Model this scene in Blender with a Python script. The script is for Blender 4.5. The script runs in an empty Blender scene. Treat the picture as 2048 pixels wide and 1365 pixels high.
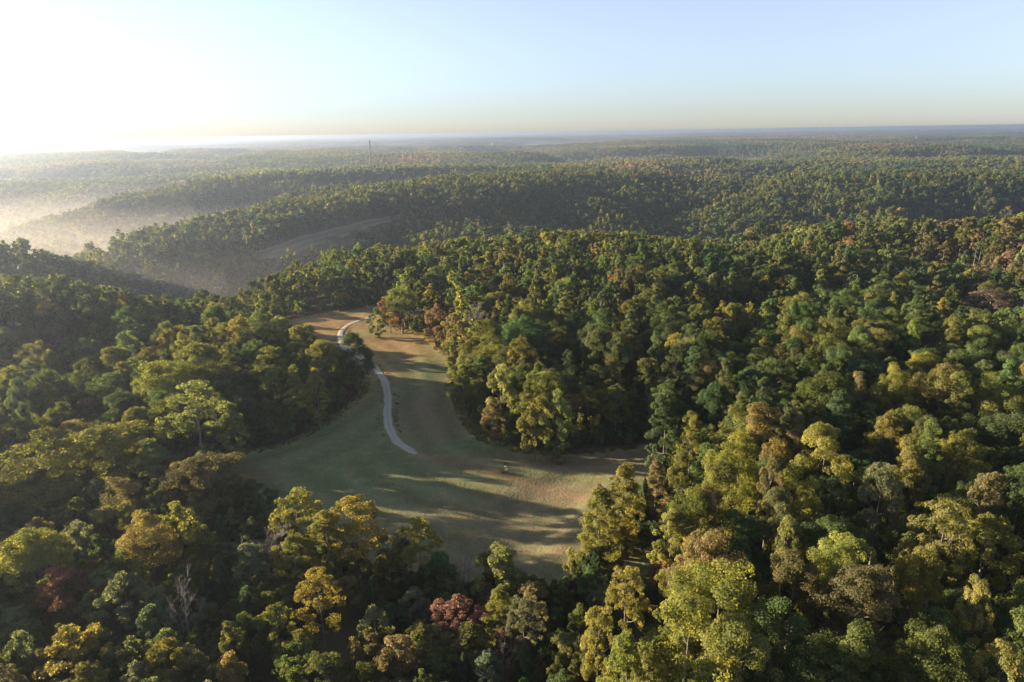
import bpy, math, random
import numpy as np
from mathutils import Vector, Matrix

sc = bpy.context.scene
COL = sc.collection
R = math.radians

# ------------------------------------------------------------------ camera
CAMZ = 75.0
PITCH, ROLL = R(17.0), R(0.9)
FPX = 1365.0                       # focal length in pixels of the 2048 px wide photograph
FWD = np.array([0.0, math.cos(PITCH), -math.sin(PITCH)])
_r = np.array([1.0, 0.0, 0.0]); _u = np.array([0.0, math.sin(PITCH), math.cos(PITCH)])
RGT = math.cos(ROLL) * _r - math.sin(ROLL) * _u
UPV = math.cos(ROLL) * _u + math.sin(ROLL) * _r
cd = bpy.data.cameras.new('camera'); cam = bpy.data.objects.new('camera', cd); COL.objects.link(cam)
cd.sensor_width = 36.0; cd.lens = 36.0 * FPX / 2048.0
cd.clip_start = 1.0; cd.clip_end = 60000.0
cam.matrix_world = Matrix(((RGT[0], UPV[0], -FWD[0], 0), (RGT[1], UPV[1], -FWD[1], 0),
                           (RGT[2], UPV[2], -FWD[2], CAMZ), (0, 0, 0, 1)))
sc.camera = cam

# ------------------------------------------------------------------ light
SUN_AZ, SUN_EL = R(73), R(10.5)     # azimuth measured to the left of the view direction
SUN_DIR = Vector((-math.sin(SUN_AZ) * math.cos(SUN_EL), math.cos(SUN_AZ) * math.cos(SUN_EL), math.sin(SUN_EL)))
world = bpy.data.worlds.new('World'); sc.world = world; world.use_nodes = True
wn = world.node_tree.nodes; wl = world.node_tree.links
sky = wn.new('ShaderNodeTexSky'); sky.sky_type = 'NISHITA'; sky.sun_disc = False
sky.sun_elevation = SUN_EL; sky.sun_rotation = -SUN_AZ
sky.altitude = 200.0; sky.air_density = 1.0; sky.dust_density = 0.35; sky.ozone_density = 6.0
bg = wn['Background']; bg.inputs['Strength'].default_value = 0.06
hsv = wn.new('ShaderNodeHueSaturation'); hsv.inputs['Saturation'].default_value = 0.61
wl.new(sky.outputs[0], hsv.inputs['Color'])
wmx = wn.new('ShaderNodeMix'); wmx.data_type = 'RGBA'; wmx.blend_type = 'MULTIPLY'; wmx.inputs[0].default_value = 1.0
wl.new(hsv.outputs[0], wmx.inputs[6]); wmx.inputs[7].default_value = (1.06, 0.945, 0.90, 1)
wl.new(wmx.outputs[2], bg.inputs['Color'])
sd = bpy.data.lights.new('sun', 'SUN'); sd.energy = 5.0; sd.angle = R(0.5); sd.color = (1.0, 0.81, 0.58)
sun = bpy.data.objects.new('sun', sd); COL.objects.link(sun)
sun.rotation_euler = (-SUN_DIR).to_track_quat('-Z', 'Y').to_euler()
vs = sc.view_settings
vs.view_transform = 'Standard'; vs.look = 'None'; vs.gamma = 1.0; vs.use_curve_mapping = False
vs.exposure = 2.45
sc.render.engine = 'CYCLES'
cy = sc.cycles
cy.max_bounces = 6; cy.diffuse_bounces = 4; cy.glossy_bounces = 1; cy.transmission_bounces = 3
cy.volume_bounces = 1; cy.transparent_max_bounces = 24
cy.caustics_reflective = False; cy.caustics_refractive = False; cy.sample_clamp_indirect = 4.0
cy.use_denoising = True
try:
    cy.denoiser = 'OPENIMAGEDENOISE'; cy.denoising_prefilter = 'ACCURATE'
except Exception:
    pass

# ------------------------------------------------------------------ helpers
rng = np.random.default_rng(11)
random.seed(11)


def raydir(px, py):
    px = np.asarray(px, float); py = np.asarray(py, float)
    d = (FWD[None] + ((px - 1024) / FPX)[..., None] * RGT + (-(py - 682.5) / FPX)[..., None] * UPV)
    return d


def at_dist(px, py, dist):
    """point on the ray through a pixel at a horizontal distance from the camera"""
    d = raydir([px], [py])[0]
    t = dist / math.hypot(d[0], d[1])
    return d[0] * t, d[1] * t, CAMZ + d[2] * t


def at_z(px, py, z):
    d = raydir([px], [py])[0]
    t = (z - CAMZ) / d[2]
    return d[0] * t, d[1] * t


def project(x, y, z):
    v = np.stack([x, y, z - CAMZ], -1)
    w = v @ FWD
    w = np.where(w < 1e-3, 1e-3, w)
    return 1024 + FPX * (v @ RGT) / w, 682.5 - FPX * (v @ UPV) / w, w


def hash2(ix, iy, seed):
    h = (ix.astype(np.int64) * 374761393 + iy.astype(np.int64) * 668265263 + seed * 1442695041) & 0xffffffff
    h = ((h ^ (h >> 13)) * 1274126177) & 0xffffffff
    h = (h ^ (h >> 16)) & 0xffffffff
    return h / 4294967295.0


def vnoise(x, y, seed=0):
    x = np.asarray(x, float); y = np.asarray(y, float)
    ix = np.floor(x); iy = np.floor(y); fx = x - ix; fy = y - iy
    fx = fx * fx * fx * (fx * (fx * 6 - 15) + 10); fy = fy * fy * fy * (fy * (fy * 6 - 15) + 10)
    a = hash2(ix, iy, seed); b = hash2(ix + 1, iy, seed); c = hash2(ix, iy + 1, seed); d = hash2(ix + 1, iy + 1, seed)
    return (a + (b - a) * fx) * (1 - fy) + (c + (d - c) * fx) * fy


def fbm(x, y, seed=0, oct=4):
    s = 0; a = 0.5; n = 0
    for k in range(oct):
        s = s + a * vnoise(x * 2 ** k + 17.3 * k, y * 2 ** k - 9.1 * k, seed + k); n += a; a *= 0.5
    return s / n


def sstep(t):
    t = np.clip(t, 0, 1)
    return t * t * (3 - 2 * t)


# ------------------------------------------------------------------ terrain
CAN = 18.0                         # height of the canopy above the ground


def px_ridge(pts, flat, width, floor=-66):
    w = [at_dist(*p) for p in pts]
    return ([(a, b, c - CAN) for a, b, c in w], flat, width, floor)


RIDGES = [
    # the plateau under the meadow, and its shoulders
    ([(10, -400, 0), (10, 60, 0), (-15, 170, 0), (-25, 260, 0.5), (20, 330, 1), (50, 360, 1)], 62, 180, -64),
    ([(60, 60, 0), (120, 150, -1), (180, 230, -7), (240, 270, -16)], 62, 170, -64),
    ([(20, 330, 1), (100, 352, 2), (150, 362, -5)], 30, 130, -64),
    ([(-60, 150, -1), (-140, 190, -7), (-215, 215, -15), (-330, 215, -22)], 50, 190, -64),
    px_ridge([(-250, 556, 340), (0, 557, 330), (100, 559, 322), (200, 575, 312), (260, 591, 302), (318, 610, 285)], 18, 105),
    px_ridge([(1490, 490, 520), (1600, 460, 505), (1700, 446, 500), (2048, 438, 490), (2300, 440, 480)], 18, 110),
    px_ridge([(-400, 400, 600), (-200, 430, 590), (0, 492, 600), (80, 520, 590), (130, 542, 580)], 6, 80),
    px_ridge([(305, 492, 700), (350, 460, 740), (450, 431, 780), (600, 405, 800)], 12, 120),
    px_ridge([(600, 405, 800), (750, 386, 830), (860, 366, 900)], 18, 200),
    px_ridge([(860, 366, 900), (1000, 351, 1000), (1100, 346, 1060), (1240, 346, 1100), (1380, 360, 1100)], 22, 330),
    px_ridge([(1380, 360, 1100), (1432, 412, 1000)], 12, 130),
    px_ridge([(180, 432, 1150), (210, 418, 1160), (300, 386, 1200), (450, 356, 1250), (600, 345, 1320)], 16, 150),
    px_ridge([(600, 345, 1320), (800, 336, 1420), (1000, 334, 1520), (1200, 331, 1600), (1400, 318, 1700)], 30, 240),
    px_ridge([(-300, 372, 1700), (0, 368, 1700), (250, 362, 1720), (480, 346, 1800)], 60, 330),
    px_ridge([(-200, 337, 2600), (0, 335, 2600), (300, 323, 2600), (570, 331, 2500)], 80, 420),
    px_ridge([(1374, 466, 800), (1450, 430, 850), (1524, 391, 950), (1650, 352, 1050)], 14, 150),
    px_ridge([(1650, 352, 1050), (1874, 346, 1100), (2048, 346, 1150), (2400, 346, 1150)], 25, 260),
    px_ridge([(1500, 325, 1700), (1750, 322, 1750), (2048, 318, 1700), (2400, 318, 1700)], 80, 320),
]


def T(x, y):
    x = np.asarray(x, float); y = np.asarray(y, float)
    sh = x.shape; x = x.ravel(); y = y.ravel()
    out = np.full(x.shape, -66.0)
    wob = (fbm(x / 130, y / 130, 5, 3) - 0.5)
    for pts, flat, width, floor in RIDGES:
        v = np.full(x.shape, -1e3)
        for (x0, y0, z0), (x1, y1, z1) in zip(pts[:-1], pts[1:]):
            dx, dy = x1 - x0, y1 - y0
            t = np.clip(((x - x0) * dx + (y - y0) * dy) / (dx * dx + dy * dy), 0, 1)
            q = (np.hypot(x - x0 - t * dx, y - y0 - t * dy) - flat) / width
            q = np.maximum(q + wob * 0.6 * sstep(q * 2.5), 0)
            v = np.maximum(v, floor + (z0 + t * (z1 - z0) - floor) * (1 - sstep(q)))
        # smooth maximum
        k = 7.0
        h = np.clip(0.5 + 0.5 * (v - out) / k, 0, 1)
        out = out * (1 - h) + v * h + k * h * (1 - h) * 0.5
    r = np.hypot(x, y)
    far = sstep((r - 1500) / 900)
    if far.max() > 0:
        n = fbm(x / 760 + 3.3, y / 760 + 8.8, 21, 4)
        n2 = 1 - np.abs(2 * fbm(x / 1500 - 4.1, y / 1500 + 2.2, 31, 3) - 1)
        pl = -66 + 58 * sstep((n - 0.33) / 0.26) * (0.45 + 0.55 * sstep((1.02 - n2) / 0.16))
        pl = pl + 40 * (fbm(x / 1000, y / 700, 41, 3) - 0.5) * sstep((r - 1500) / 1000)
        out = np.maximum(out, -66 + (pl + 66) * far)
    out = out + (fbm(x / 45, y / 45, 9, 2) - 0.5) * 2.2 * np.clip((r - 250) / 300, 0, 1)
    out = out + (fbm(x / 60, y / 60, 13, 2) - 0.5) * 1.6 * np.clip(1 - (r - 250) / 300, 0, 1)
    return out.reshape(sh)


def ground_at(px, py, far=3000):
    """where the ray through a pixel meets the bare ground"""
    d = raydir([px], [py])[0]; d = d / math.hypot(d[0], d[1])
    t = np.geomspace(40, far, 1500)
    g = T(d[0] * t, d[1] * t) - (CAMZ + d[2] * t)
    i = int(np.argmax(g > 0)) if (g > 0).any() else len(t) - 1
    return d[0] * t[i], d[1] * t[i]


def in_poly(x, y, P):
    P = np.asarray(P); inside = np.zeros(np.shape(x), bool)
    j = len(P) - 1
    for i in range(len(P)):
        xi, yi = P[i]; xj, yj = P[j]
        c = ((yi > y) != (yj > y)) & (x < (xj - xi) * (y - yi) / ((yj - yi) + 1e-12) + xi)
        inside ^= c; j = i
    return inside


def edge_dist(x, y, P, closed=True):
    P = list(P); segs = list(zip(P[:-1], P[1:])) + ([(P[-1], P[0])] if closed else [])
    best = np.full(np.shape(x), 1e9)
    for (x0, y0), (x1, y1) in segs:
        dx, dy = x1 - x0, y1 - y0
        t = np.clip(((x - x0) * dx + (y - y0) * dy) / (dx * dx + dy * dy + 1e-9), 0, 1)
        best = np.minimum(best, np.hypot(x - x0 - t * dx, y - y0 - t * dy))
    return best


def smooth_line(P, n=6, closed=False):
    P = np.asarray(P, float); out = []
    N = len(P)
    rngs = range(N if closed else N - 1)
    for i in rngs:
        if closed:
            p0, p1, p2, p3 = P[(i - 1) % N], P[i], P[(i + 1) % N], P[(i + 2) % N]
        else:
            p0, p1, p2, p3 = P[max(i - 1, 0)], P[i], P[i + 1], P[min(i + 2, N - 1)]
        for k in range(n):
            t = k / n
            out.append(0.5 * ((2 * p1) + (-p0 + p2) * t + (2 * p0 - 5 * p1 + 4 * p2 - p3) * t * t + (-p0 + 3 * p1 - 3 * p2 + p3) * t ** 3))
    if not closed:
        out.append(P[-1])
    return np.array(out)


MEADOW = smooth_line([at_z(a, b, 0) for a, b in [
    (425, 932), (475, 908), (560, 890), (640, 853), (700, 810), (726, 772), (700, 738), (650, 708), (600, 675), (556, 648),
    (640, 629), (705, 621), (760, 611), (775, 633), (768, 654), (850, 674), (885, 702), (905, 725), (915, 770), (925, 815),
    (955, 866), (1000, 886), (1090, 902), (1290, 888), (1325, 905), (1332, 945), (1300, 1010), (1235, 1085), (1165, 1175),
    (1120, 1200), (1000, 1190), (900, 1185), (800, 1170), (700, 1140), (600, 1090), (535, 1030), (475, 985), (432, 952)]], 4, True)
LANE = np.array([at_z(a, b, 0) for a, b in [
    (1165, 1178), (1245, 1085), (1310, 1005), (1350, 985), (1352, 1030), (1322, 1110), (1262, 1200), (1195, 1225)]])
ROAD = smooth_line([at_z(a, b, 0) for a, b in [
    (834, 910), (812, 898), (793, 884), (780, 862), (775, 835), (776, 800), (769, 768), (752, 742), (733, 724), (708, 710),
    (688, 696), (681, 680), (684, 665), (697, 653), (716, 645), (745, 637), (790, 629), (850, 622)]], 8)

# ------------------------------------------------------------------ materials


def mat(name):
    m = bpy.data.materials.new(name); m.use_nodes = True
    nt = m.node_tree; nt.nodes.clear()
    out = nt.nodes.new('ShaderNodeOutputMaterial')
    return m, nt, out


def N(nt, t, **kw):
    n = nt.nodes.new(t)
    for k, v in kw.items():
        setattr(n, k, v)
    return n


def mixrgb(nt, fac, a, b, blend='MIX'):
    n = nt.nodes.new('ShaderNodeMix'); n.data_type = 'RGBA'; n.blend_type = blend
    for s, v in ((0, fac), (6, a), (7, b)):
        if hasattr(v, 'links') or hasattr(v, 'is_linked'):
            nt.links.new(v, n.inputs[s])
        else:
            n.inputs[s].default_value = v if s == 0 else (tuple(v) + (1,) if len(v) == 3 else v)
    return n.outputs[2]


def math_n(nt, op, a, b=None, clamp=False):
    n = nt.nodes.new('ShaderNodeMath'); n.operation = op; n.use_clamp = clamp
    for s, v in ((0, a), (1, b)):
        if v is None:
            continue
        if hasattr(v, 'is_linked'):
            nt.links.new(v, n.inputs[s])
        else:
            n.inputs[s].default_value = v
    return n.outputs[0]


def leaf_material():
    m, nt, out = mat('foliage')
    ti = N(nt, 'ShaderNodeAttribute', attribute_type='INSTANCER', attribute_name='tint')
    lv = N(nt, 'ShaderNodeAttribute', attribute_type='GEOMETRY', attribute_name='leaf')   # x: leaf, y: bough
    sep = N(nt, 'ShaderNodeSeparateXYZ'); nt.links.new(lv.outputs['Vector'], sep.inputs[0])
    br = math_n(nt, 'ADD', math_n(nt, 'MULTIPLY', sep.outputs[0], 0.4), 0.80)
    br = math_n(nt, 'MULTIPLY', br, math_n(nt, 'ADD', math_n(nt, 'MULTIPLY', sep.outputs[1], 0.5), 0.75))
    hs = N(nt, 'ShaderNodeHueSaturation')
    nt.links.new(ti.outputs['Color'], hs.inputs['Color'])
    nt.links.new(math_n(nt, 'ADD', math_n(nt, 'MULTIPLY', sep.outputs[1], -0.022), 0.512), hs.inputs['Hue'])
    nt.links.new(br, hs.inputs['Value'])
    di = N(nt, 'ShaderNodeBsdfDiffuse'); nt.links.new(hs.outputs[0], di.inputs['Color'])
    tr = N(nt, 'ShaderNodeBsdfTranslucent')
    nt.links.new(mixrgb(nt, 1.0, hs.outputs[0], (2.0, 1.85, 0.78), 'MULTIPLY'), tr.inputs['Color'])
    mx = N(nt, 'ShaderNodeMixShader'); mx.inputs[0].default_value = 0.5
    nt.links.new(di.outputs[0], mx.inputs[1]); nt.links.new(tr.outputs[0], mx.inputs[2])
    nt.links.new(mx.outputs[0], out.inputs['Surface'])
    return m


def bark_material(name, ca, cb):
    m, nt, out = mat(name)
    tc = N(nt, 'ShaderNodeTexCoord'); nz = N(nt, 'ShaderNodeTexNoise'); nz.inputs['Scale'].default_value = 1.7
    nz.inputs['Detail'].default_value = 5
    nt.links.new(tc.outputs['Object'], nz.inputs['Vector'])
    p = N(nt, 'ShaderNodeBsdfDiffuse')
    nt.links.new(mixrgb(nt, nz.outputs['Fac'], ca, cb), p.inputs['Color'])
    nt.links.new(p.outputs[0], out.inputs['Surface'])
    return m


M_LEAF = leaf_material()
M_BARK = bark_material('bark', (0.09, 0.07, 0.055), (0.22, 0.19, 0.155))
M_PALE = bark_material('pale_bark', (0.12, 0.105, 0.09), (0.27, 0.245, 0.215))


def ground_material():
    m, nt, out = mat('leaf_litter')
    ge = N(nt, 'ShaderNodeNewGeometry')
    n1 = N(nt, 'ShaderNodeTexNoise'); n1.inputs['Scale'].default_value = 0.09; n1.inputs['Detail'].default_value = 6
    nt.links.new(ge.outputs['Position'], n1.inputs['Vector'])
    c = mixrgb(nt, n1.outputs['Fac'], (0.060, 0.068, 0.030), (0.125, 0.090, 0.055))
    p = N(nt, 'ShaderNodeBsdfDiffuse'); nt.links.new(c, p.inputs['Color'])
    nt.links.new(p.outputs[0], out.inputs['Surface'])
    return m


def meadow_material(name, green, dry, red):
    m, nt, out = mat(name)
    ge = N(nt, 'ShaderNodeNewGeometry')
    at = N(nt, 'ShaderNodeAttribute', attribute_name='sward')     # x dryness, y reddish broomsedge, z mower swath
    sep = N(nt, 'ShaderNodeSeparateXYZ'); nt.links.new(at.outputs['Vector'], sep.inputs[0])
    n1 = N(nt, 'ShaderNodeTexNoise'); n1.inputs['Scale'].default_value = 0.35; n1.inputs['Detail'].default_value = 7
    n1.inputs['Roughness'].default_value = 0.7
    n2 = N(nt, 'ShaderNodeTexNoise'); n2.inputs['Scale'].default_value = 1.9; n2.inputs['Detail'].default_value = 4
    for n in (n1, n2):
        nt.links.new(ge.outputs['Position'], n.inputs['Vector'])
    f1 = math_n(nt, 'MULTIPLY', math_n(nt, 'SUBTRACT', n1.outputs['Fac'], 0.5), 2.2)
    f2 = math_n(nt, 'MULTIPLY', math_n(nt, 'SUBTRACT', n2.outputs['Fac'], 0.5), 1.6)
    fd = math_n(nt, 'ADD', math_n(nt, 'ADD', sep.outputs[0], f1), math_n(nt, 'MULTIPLY', f2, 0.5), True)
    fr = math_n(nt, 'ADD', sep.outputs[1], math_n(nt, 'MULTIPLY', math_n(nt, 'ADD', f1, f2), sep.outputs[1]), True)
    c = mixrgb(nt, fd, green, dry)
    c = mixrgb(nt, fr, c, red)
    v = math_n(nt, 'ADD', math_n(nt, 'MULTIPLY', sep.outputs[2], 0.20), math_n(nt, 'ADD', math_n(nt, 'ADD', math_n(nt, 'MULTIPLY', f2, 0.40), math_n(nt, 'MULTIPLY', f1, 0.30)), 0.92))
    cv = N(nt, 'ShaderNodeCombineXYZ')
    for k in range(3):
        nt.links.new(v, cv.inputs[k])
    c = mixrgb(nt, 1.0, c, cv.outputs[0], 'MULTIPLY')
    p = N(nt, 'ShaderNodeBsdfDiffuse'); nt.links.new(c, p.inputs['Color'])
    bp = N(nt, 'ShaderNodeBump'); bp.inputs['Distance'].default_value = 0.22; bp.inputs['Strength'].default_value = 0.45
    nt.links.new(math_n(nt, 'ADD', n2.outputs['Fac'], n1.outputs['Fac']), bp.inputs['Height'])
    nt.links.new(bp.outputs[0], p.inputs['Normal'])
    nt.links.new(p.outputs[0], out.inputs['Surface'])
    return m


def gravel_material():
    m, nt, out = mat('gravel')
    ge = N(nt, 'ShaderNodeNewGeometry')
    at = N(nt, 'ShaderNodeAttribute', attribute_name='across')
    n1 = N(nt, 'ShaderNodeTexNoise'); n1.inputs['Scale'].default_value = 1.3; n1.inputs['Detail'].default_value = 8
    n1.inputs['Roughness'].default_value = 0.75
    n2 = N(nt, 'ShaderNodeTexNoise'); n2.inputs['Scale'].default_value = 0.22; n2.inputs['Detail'].default_value = 3
    for n in (n1, n2):
        nt.links.new(ge.outputs['Position'], n.inputs['Vector'])
    c = mixrgb(nt, n1.outputs['Fac'], (0.24, 0.23, 0.19), (0.41, 0.385, 0.325))
    a = math_n(nt, 'ABSOLUTE', at.outputs['Fac'])
    # worn wheel tracks at a third of the width either side, earthy edges
    w = math_n(nt, 'ABSOLUTE', math_n(nt, 'SUBTRACT', a, 0.42))
    trk = math_n(nt, 'SUBTRACT', 1.0, math_n(nt, 'MULTIPLY', w, 4.5), True)
    c = mixrgb(nt, math_n(nt, 'MULTIPLY', trk, 0.35), c, (0.44, 0.41, 0.35))
    md_ = math_n(nt, 'MULTIPLY', math_n(nt, 'SUBTRACT', math_n(nt, 'ADD', math_n(nt, 'SUBTRACT', 0.16, a), math_n(nt, 'MULTIPLY', n2.outputs['Fac'], 0.25)), 0.1), 3.0, True)
    c = mixrgb(nt, math_n(nt, 'MULTIPLY', md_, 0.45), c, (0.17, 0.15, 0.09))
    e = math_n(nt, 'MULTIPLY', math_n(nt, 'SUBTRACT', math_n(nt, 'ADD', a, math_n(nt, 'MULTIPLY', n2.outputs['Fac'], 0.3)), 0.88), 4.0, True)
    c = mixrgb(nt, e, c, (0.23, 0.17, 0.115))
    p = N(nt, 'ShaderNodeBsdfDiffuse'); nt.links.new(c, p.inputs['Color'])
    bp = N(nt, 'ShaderNodeBump'); bp.inputs['Distance'].default_value = 0.06; bp.inputs['Strength'].default_value = 0.6
    nt.links.new(n1.outputs['Fac'], bp.inputs['Height']); nt.links.new(bp.outputs[0], p.inputs['Normal'])
    nt.links.new(p.outputs[0], out.inputs['Surface'])
    return m


def plain(name, c, rough=0.6, noise=0.25, scale=2.0, metal=0.0):
    m, nt, out = mat(name)
    ge = N(nt, 'ShaderNodeTexCoord')
    n1 = N(nt, 'ShaderNodeTexNoise'); n1.inputs['Scale'].default_value = scale; n1.inputs['Detail'].default_value = 4
    nt.links.new(ge.outputs['Object'], n1.inputs['Vector'])
    col = mixrgb(nt, n1.outputs['Fac'], tuple(v * (1 - noise) for v in c), tuple(v * (1 + noise) for v in c))
    p = N(nt, 'ShaderNodeBsdfPrincipled'); p.inputs['Roughness'].default_value = rough; p.inputs['Metallic'].default_value = metal
    nt.links.new(col, p.inputs['Base Color'])
    nt.links.new(p.outputs[0], out.inputs['Surface'])
    return m


def air(name, dens, col, aniso):
    m, nt, out = mat(name)
    v = N(nt, 'ShaderNodeVolumePrincipled')
    v.inputs['Color'].default_value = tuple(col) + (1,); v.inputs['Density'].default_value = dens
    v.inputs['Anisotropy'].default_value = aniso
    v.inputs['Density Attribute'].default_value = ''; v.inputs['Color Attribute'].default_value = ''
    v.inputs['Temperature Attribute'].default_value = ''
    nt.links.new(v.outputs[0], out.inputs['Volume'])
    return m


# ------------------------------------------------------------------ mesh building


class MB:
    """collects quads and triangles; build() links one mesh object"""

    def __init__(s):
        s.v = []; s.f = []; s.n = 0; s.mi = []; s.at = {}

    def add(s, v, f, mi=0):
        v = np.asarray(v, float).reshape(-1, 3); f = np.asarray(f, np.int64) + s.n
        s.v.append(v); s.f.append(f); s.mi.append(np.full(len(f), mi)); s.n += len(v)

    def tube(s, P, rad, n=6, mi=0):
        P = np.asarray(P, float); rad = np.broadcast_to(np.asarray(rad, float), (len(P),))
        d = np.gradient(P, axis=0); d /= np.linalg.norm(d, axis=1, keepdims=True) + 1e-9
        a = np.cross(d, [0.31, 0.17, 0.93]); a /= np.linalg.norm(a, axis=1, keepdims=True) + 1e-9
        b = np.cross(d, a)
        th = np.arange(n) * 2 * math.pi / n
        ring = P[:, None] + rad[:, None, None] * (np.cos(th)[None, :, None] * a[:, None] + np.sin(th)[None, :, None] * b[:, None])
        i = np.arange(len(P) - 1)[:, None] * n; j = np.arange(n)[None]
        q = np.stack([i + j, i + (j + 1) % n, i + n + (j + 1) % n, i + n + j], -1).reshape(-1, 4)
        s.add(ring.reshape(-1, 3), q, mi)

    def box(s, c, size, mi=0, rz=0.0):
        hx, hy, hz = size[0] / 2, size[1] / 2, size[2] / 2
        v = np.array([(sx * hx, sy * hy, sz * hz) for sz in (-1, 1) for sx, sy in ((-1, -1), (1, -1), (1, 1), (-1, 1))])
        ca, sa = math.cos(rz), math.sin(rz)
        v = np.stack([v[:, 0] * ca - v[:, 1] * sa, v[:, 0] * sa + v[:, 1] * ca, v[:, 2]], 1) + np.asarray(c)
        s.add(v, [(3, 2, 1, 0), (4, 5, 6, 7), (0, 1, 5, 4), (1, 2, 6, 5), (2, 3, 7, 6), (3, 0, 4, 7)], mi)

    def mesh(s, name, mats, attrs=None, smooth=False):
        me = bpy.data.meshes.new(name)
        v = np.concatenate(s.v); f = np.concatenate(s.f)
        k = f.shape[1]
        me.vertices.add(len(v)); me.vertices.foreach_set('co', v.astype(np.float32).ravel())
        me.loops.add(f.size); me.loops.foreach_set('vertex_index', f.astype(np.int32).ravel())
        me.polygons.add(len(f)); me.polygons.foreach_set('loop_start', (np.arange(len(f)) * k).astype(np.int32))
        me.polygons.foreach_set('material_index', np.concatenate(s.mi).astype(np.int32))
        if smooth:
            me.polygons.foreach_set('use_smooth', np.ones(len(f), bool))
        for m in mats:
            me.materials.append(m)
        for an, arr in (attrs or {}).items():
            arr = np.asarray(arr, np.float32)
            if arr.ndim == 1:
                me.attributes.new(an, 'FLOAT', 'POINT').data.foreach_set('value', arr)
            else:
                me.attributes.new(an, 'FLOAT_VECTOR', 'POINT').data.foreach_set('vector', arr.ravel())
        me.update(calc_edges=True)
        return me


def link(name, data, parent=None):
    o = bpy.data.objects.new(name, data); COL.objects.link(o)
    if parent is not None:
        o.parent = parent
    return o


def tag(o, label=None, cat=None, group=None, kind=None):
    for k, v in (('label', label), ('category', cat), ('group', group), ('kind', kind)):
        if v:
            o[k] = v
    return o


# ------------------------------------------------------------------ ground, meadow, road
th = np.concatenate([np.linspace(-180, -66, 39)[:-1], np.linspace(-66, 66, 560), np.linspace(66, 180, 39)[1:-1]])
th = np.radians(th)
rr = np.concatenate([[2.0], np.geomspace(14, 23000, 265)])
TH, RRg = np.meshgrid(th, rr)
gx, gy = np.sin(TH) * RRg, np.cos(TH) * RRg
gz = T(gx, gy)
mdist = edge_dist(gx, gy, MEADOW); min_ = in_poly(gx, gy, MEADOW)
gz = gz - np.where(min_, np.clip(mdist - 1.0, 0, 1) * 0.9, 0)
nt_, nr_ = len(th), len(rr)
ii, jj = np.meshgrid(np.arange(nr_ - 1), np.arange(nt_), indexing='ij')
j2 = (jj + 1) % nt_
quads = np.stack([ii * nt_ + jj, ii * nt_ + j2, (ii + 1) * nt_ + j2, (ii + 1) * nt_ + jj], -1).reshape(-1, 4)[:, ::-1]
mb = MB(); mb.add(np.stack([gx, gy, gz], -1), quads)
mb.add(np.array([(0, 0, T(np.array([0.]), np.array([0.]))[0] - .2)] * 1 + [(gx[0, k], gy[0, k], gz[0, k]) for k in (0, nt_ // 3, 2 * nt_ // 3)]), [(0, 1, 2, 2 + 1)])
ground = tag(link('ground', mb.mesh('ground', [ground_material()], smooth=True)), kind='structure')


def sward_attrs(x, y, ed):
    dry = 0.16 + 0.75 * (fbm(x / 26, y / 26, 61, 3) - 0.5)
    red = np.zeros(np.shape(x))
    for (px, py, rx, ry, w) in [(845, 820, 7, 18, .7), (880, 850, 8, 12, .6), (905, 790, 6, 18, .55), (985, 1040, 34, 16, .45), (1060, 1090, 30, 16, .5),
                                (1110, 985, 12, 6, .75), (1060, 975, 8, 4, .5), (1130, 930, 14, 3, .9), (1060, 915, 12, 2, .6), (1240, 915, 22, 9, .5),
                                (940, 930, 14, 5, .5), (900, 1100, 30, 14, .35), (1150, 1050, 16, 18, .4), (490, 965, 6, 10, .6)]:
        cx, cy_ = at_z(px, py, 0)
        red = np.maximum(red, w * np.exp(-(((x - cx) / rx) ** 2 + ((y - cy_) / ry) ** 2)))
    for (px, py, rx, ry, w) in [(800, 690, 30, 26, .9), (690, 645, 34, 20, 1.0), (640, 660, 18, 24, .9), (760, 750, 14, 12, .6), (1000, 960, 20, 8, .3), (1050, 1000, 24, 8, .25), (900, 1010, 50, 30, .2)]:
        cx, cy_ = at_z(px, py, 0)
        dry = np.maximum(dry, w * np.exp(-(((x - cx) / rx) ** 2 + ((y - cy_) / ry) ** 2)) + 0.25 * dry)
    for (px, py, rx, ry) in [(640, 930, 30, 16), (700, 890, 18, 16), (800, 1000, 24, 16), (840, 780, 5, 30)]:
        cx, cy_ = at_z(px, py, 0)
        dry = dry - 0.35 * np.exp(-(((x - cx) / rx) ** 2 + ((y - cy_) / ry) ** 2))
    tl = np.array([at_z(a, b, 0) for a, b in [(834, 910), (890, 924), (945, 938), (1005, 952), (1060, 972), (1120, 990), (1200, 1004)]])  # worn dry track; its colour also paints in the sunlit streak
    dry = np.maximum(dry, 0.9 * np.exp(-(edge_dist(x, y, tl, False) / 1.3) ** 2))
    swath = np.sin(ed / 1.45 + 1.2 * vnoise(x / 12, y / 12, 3)) * (0.35 + 0.65 * vnoise(x / 22, y / 22, 4))
    return np.stack([dry, red, swath], -1)


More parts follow.
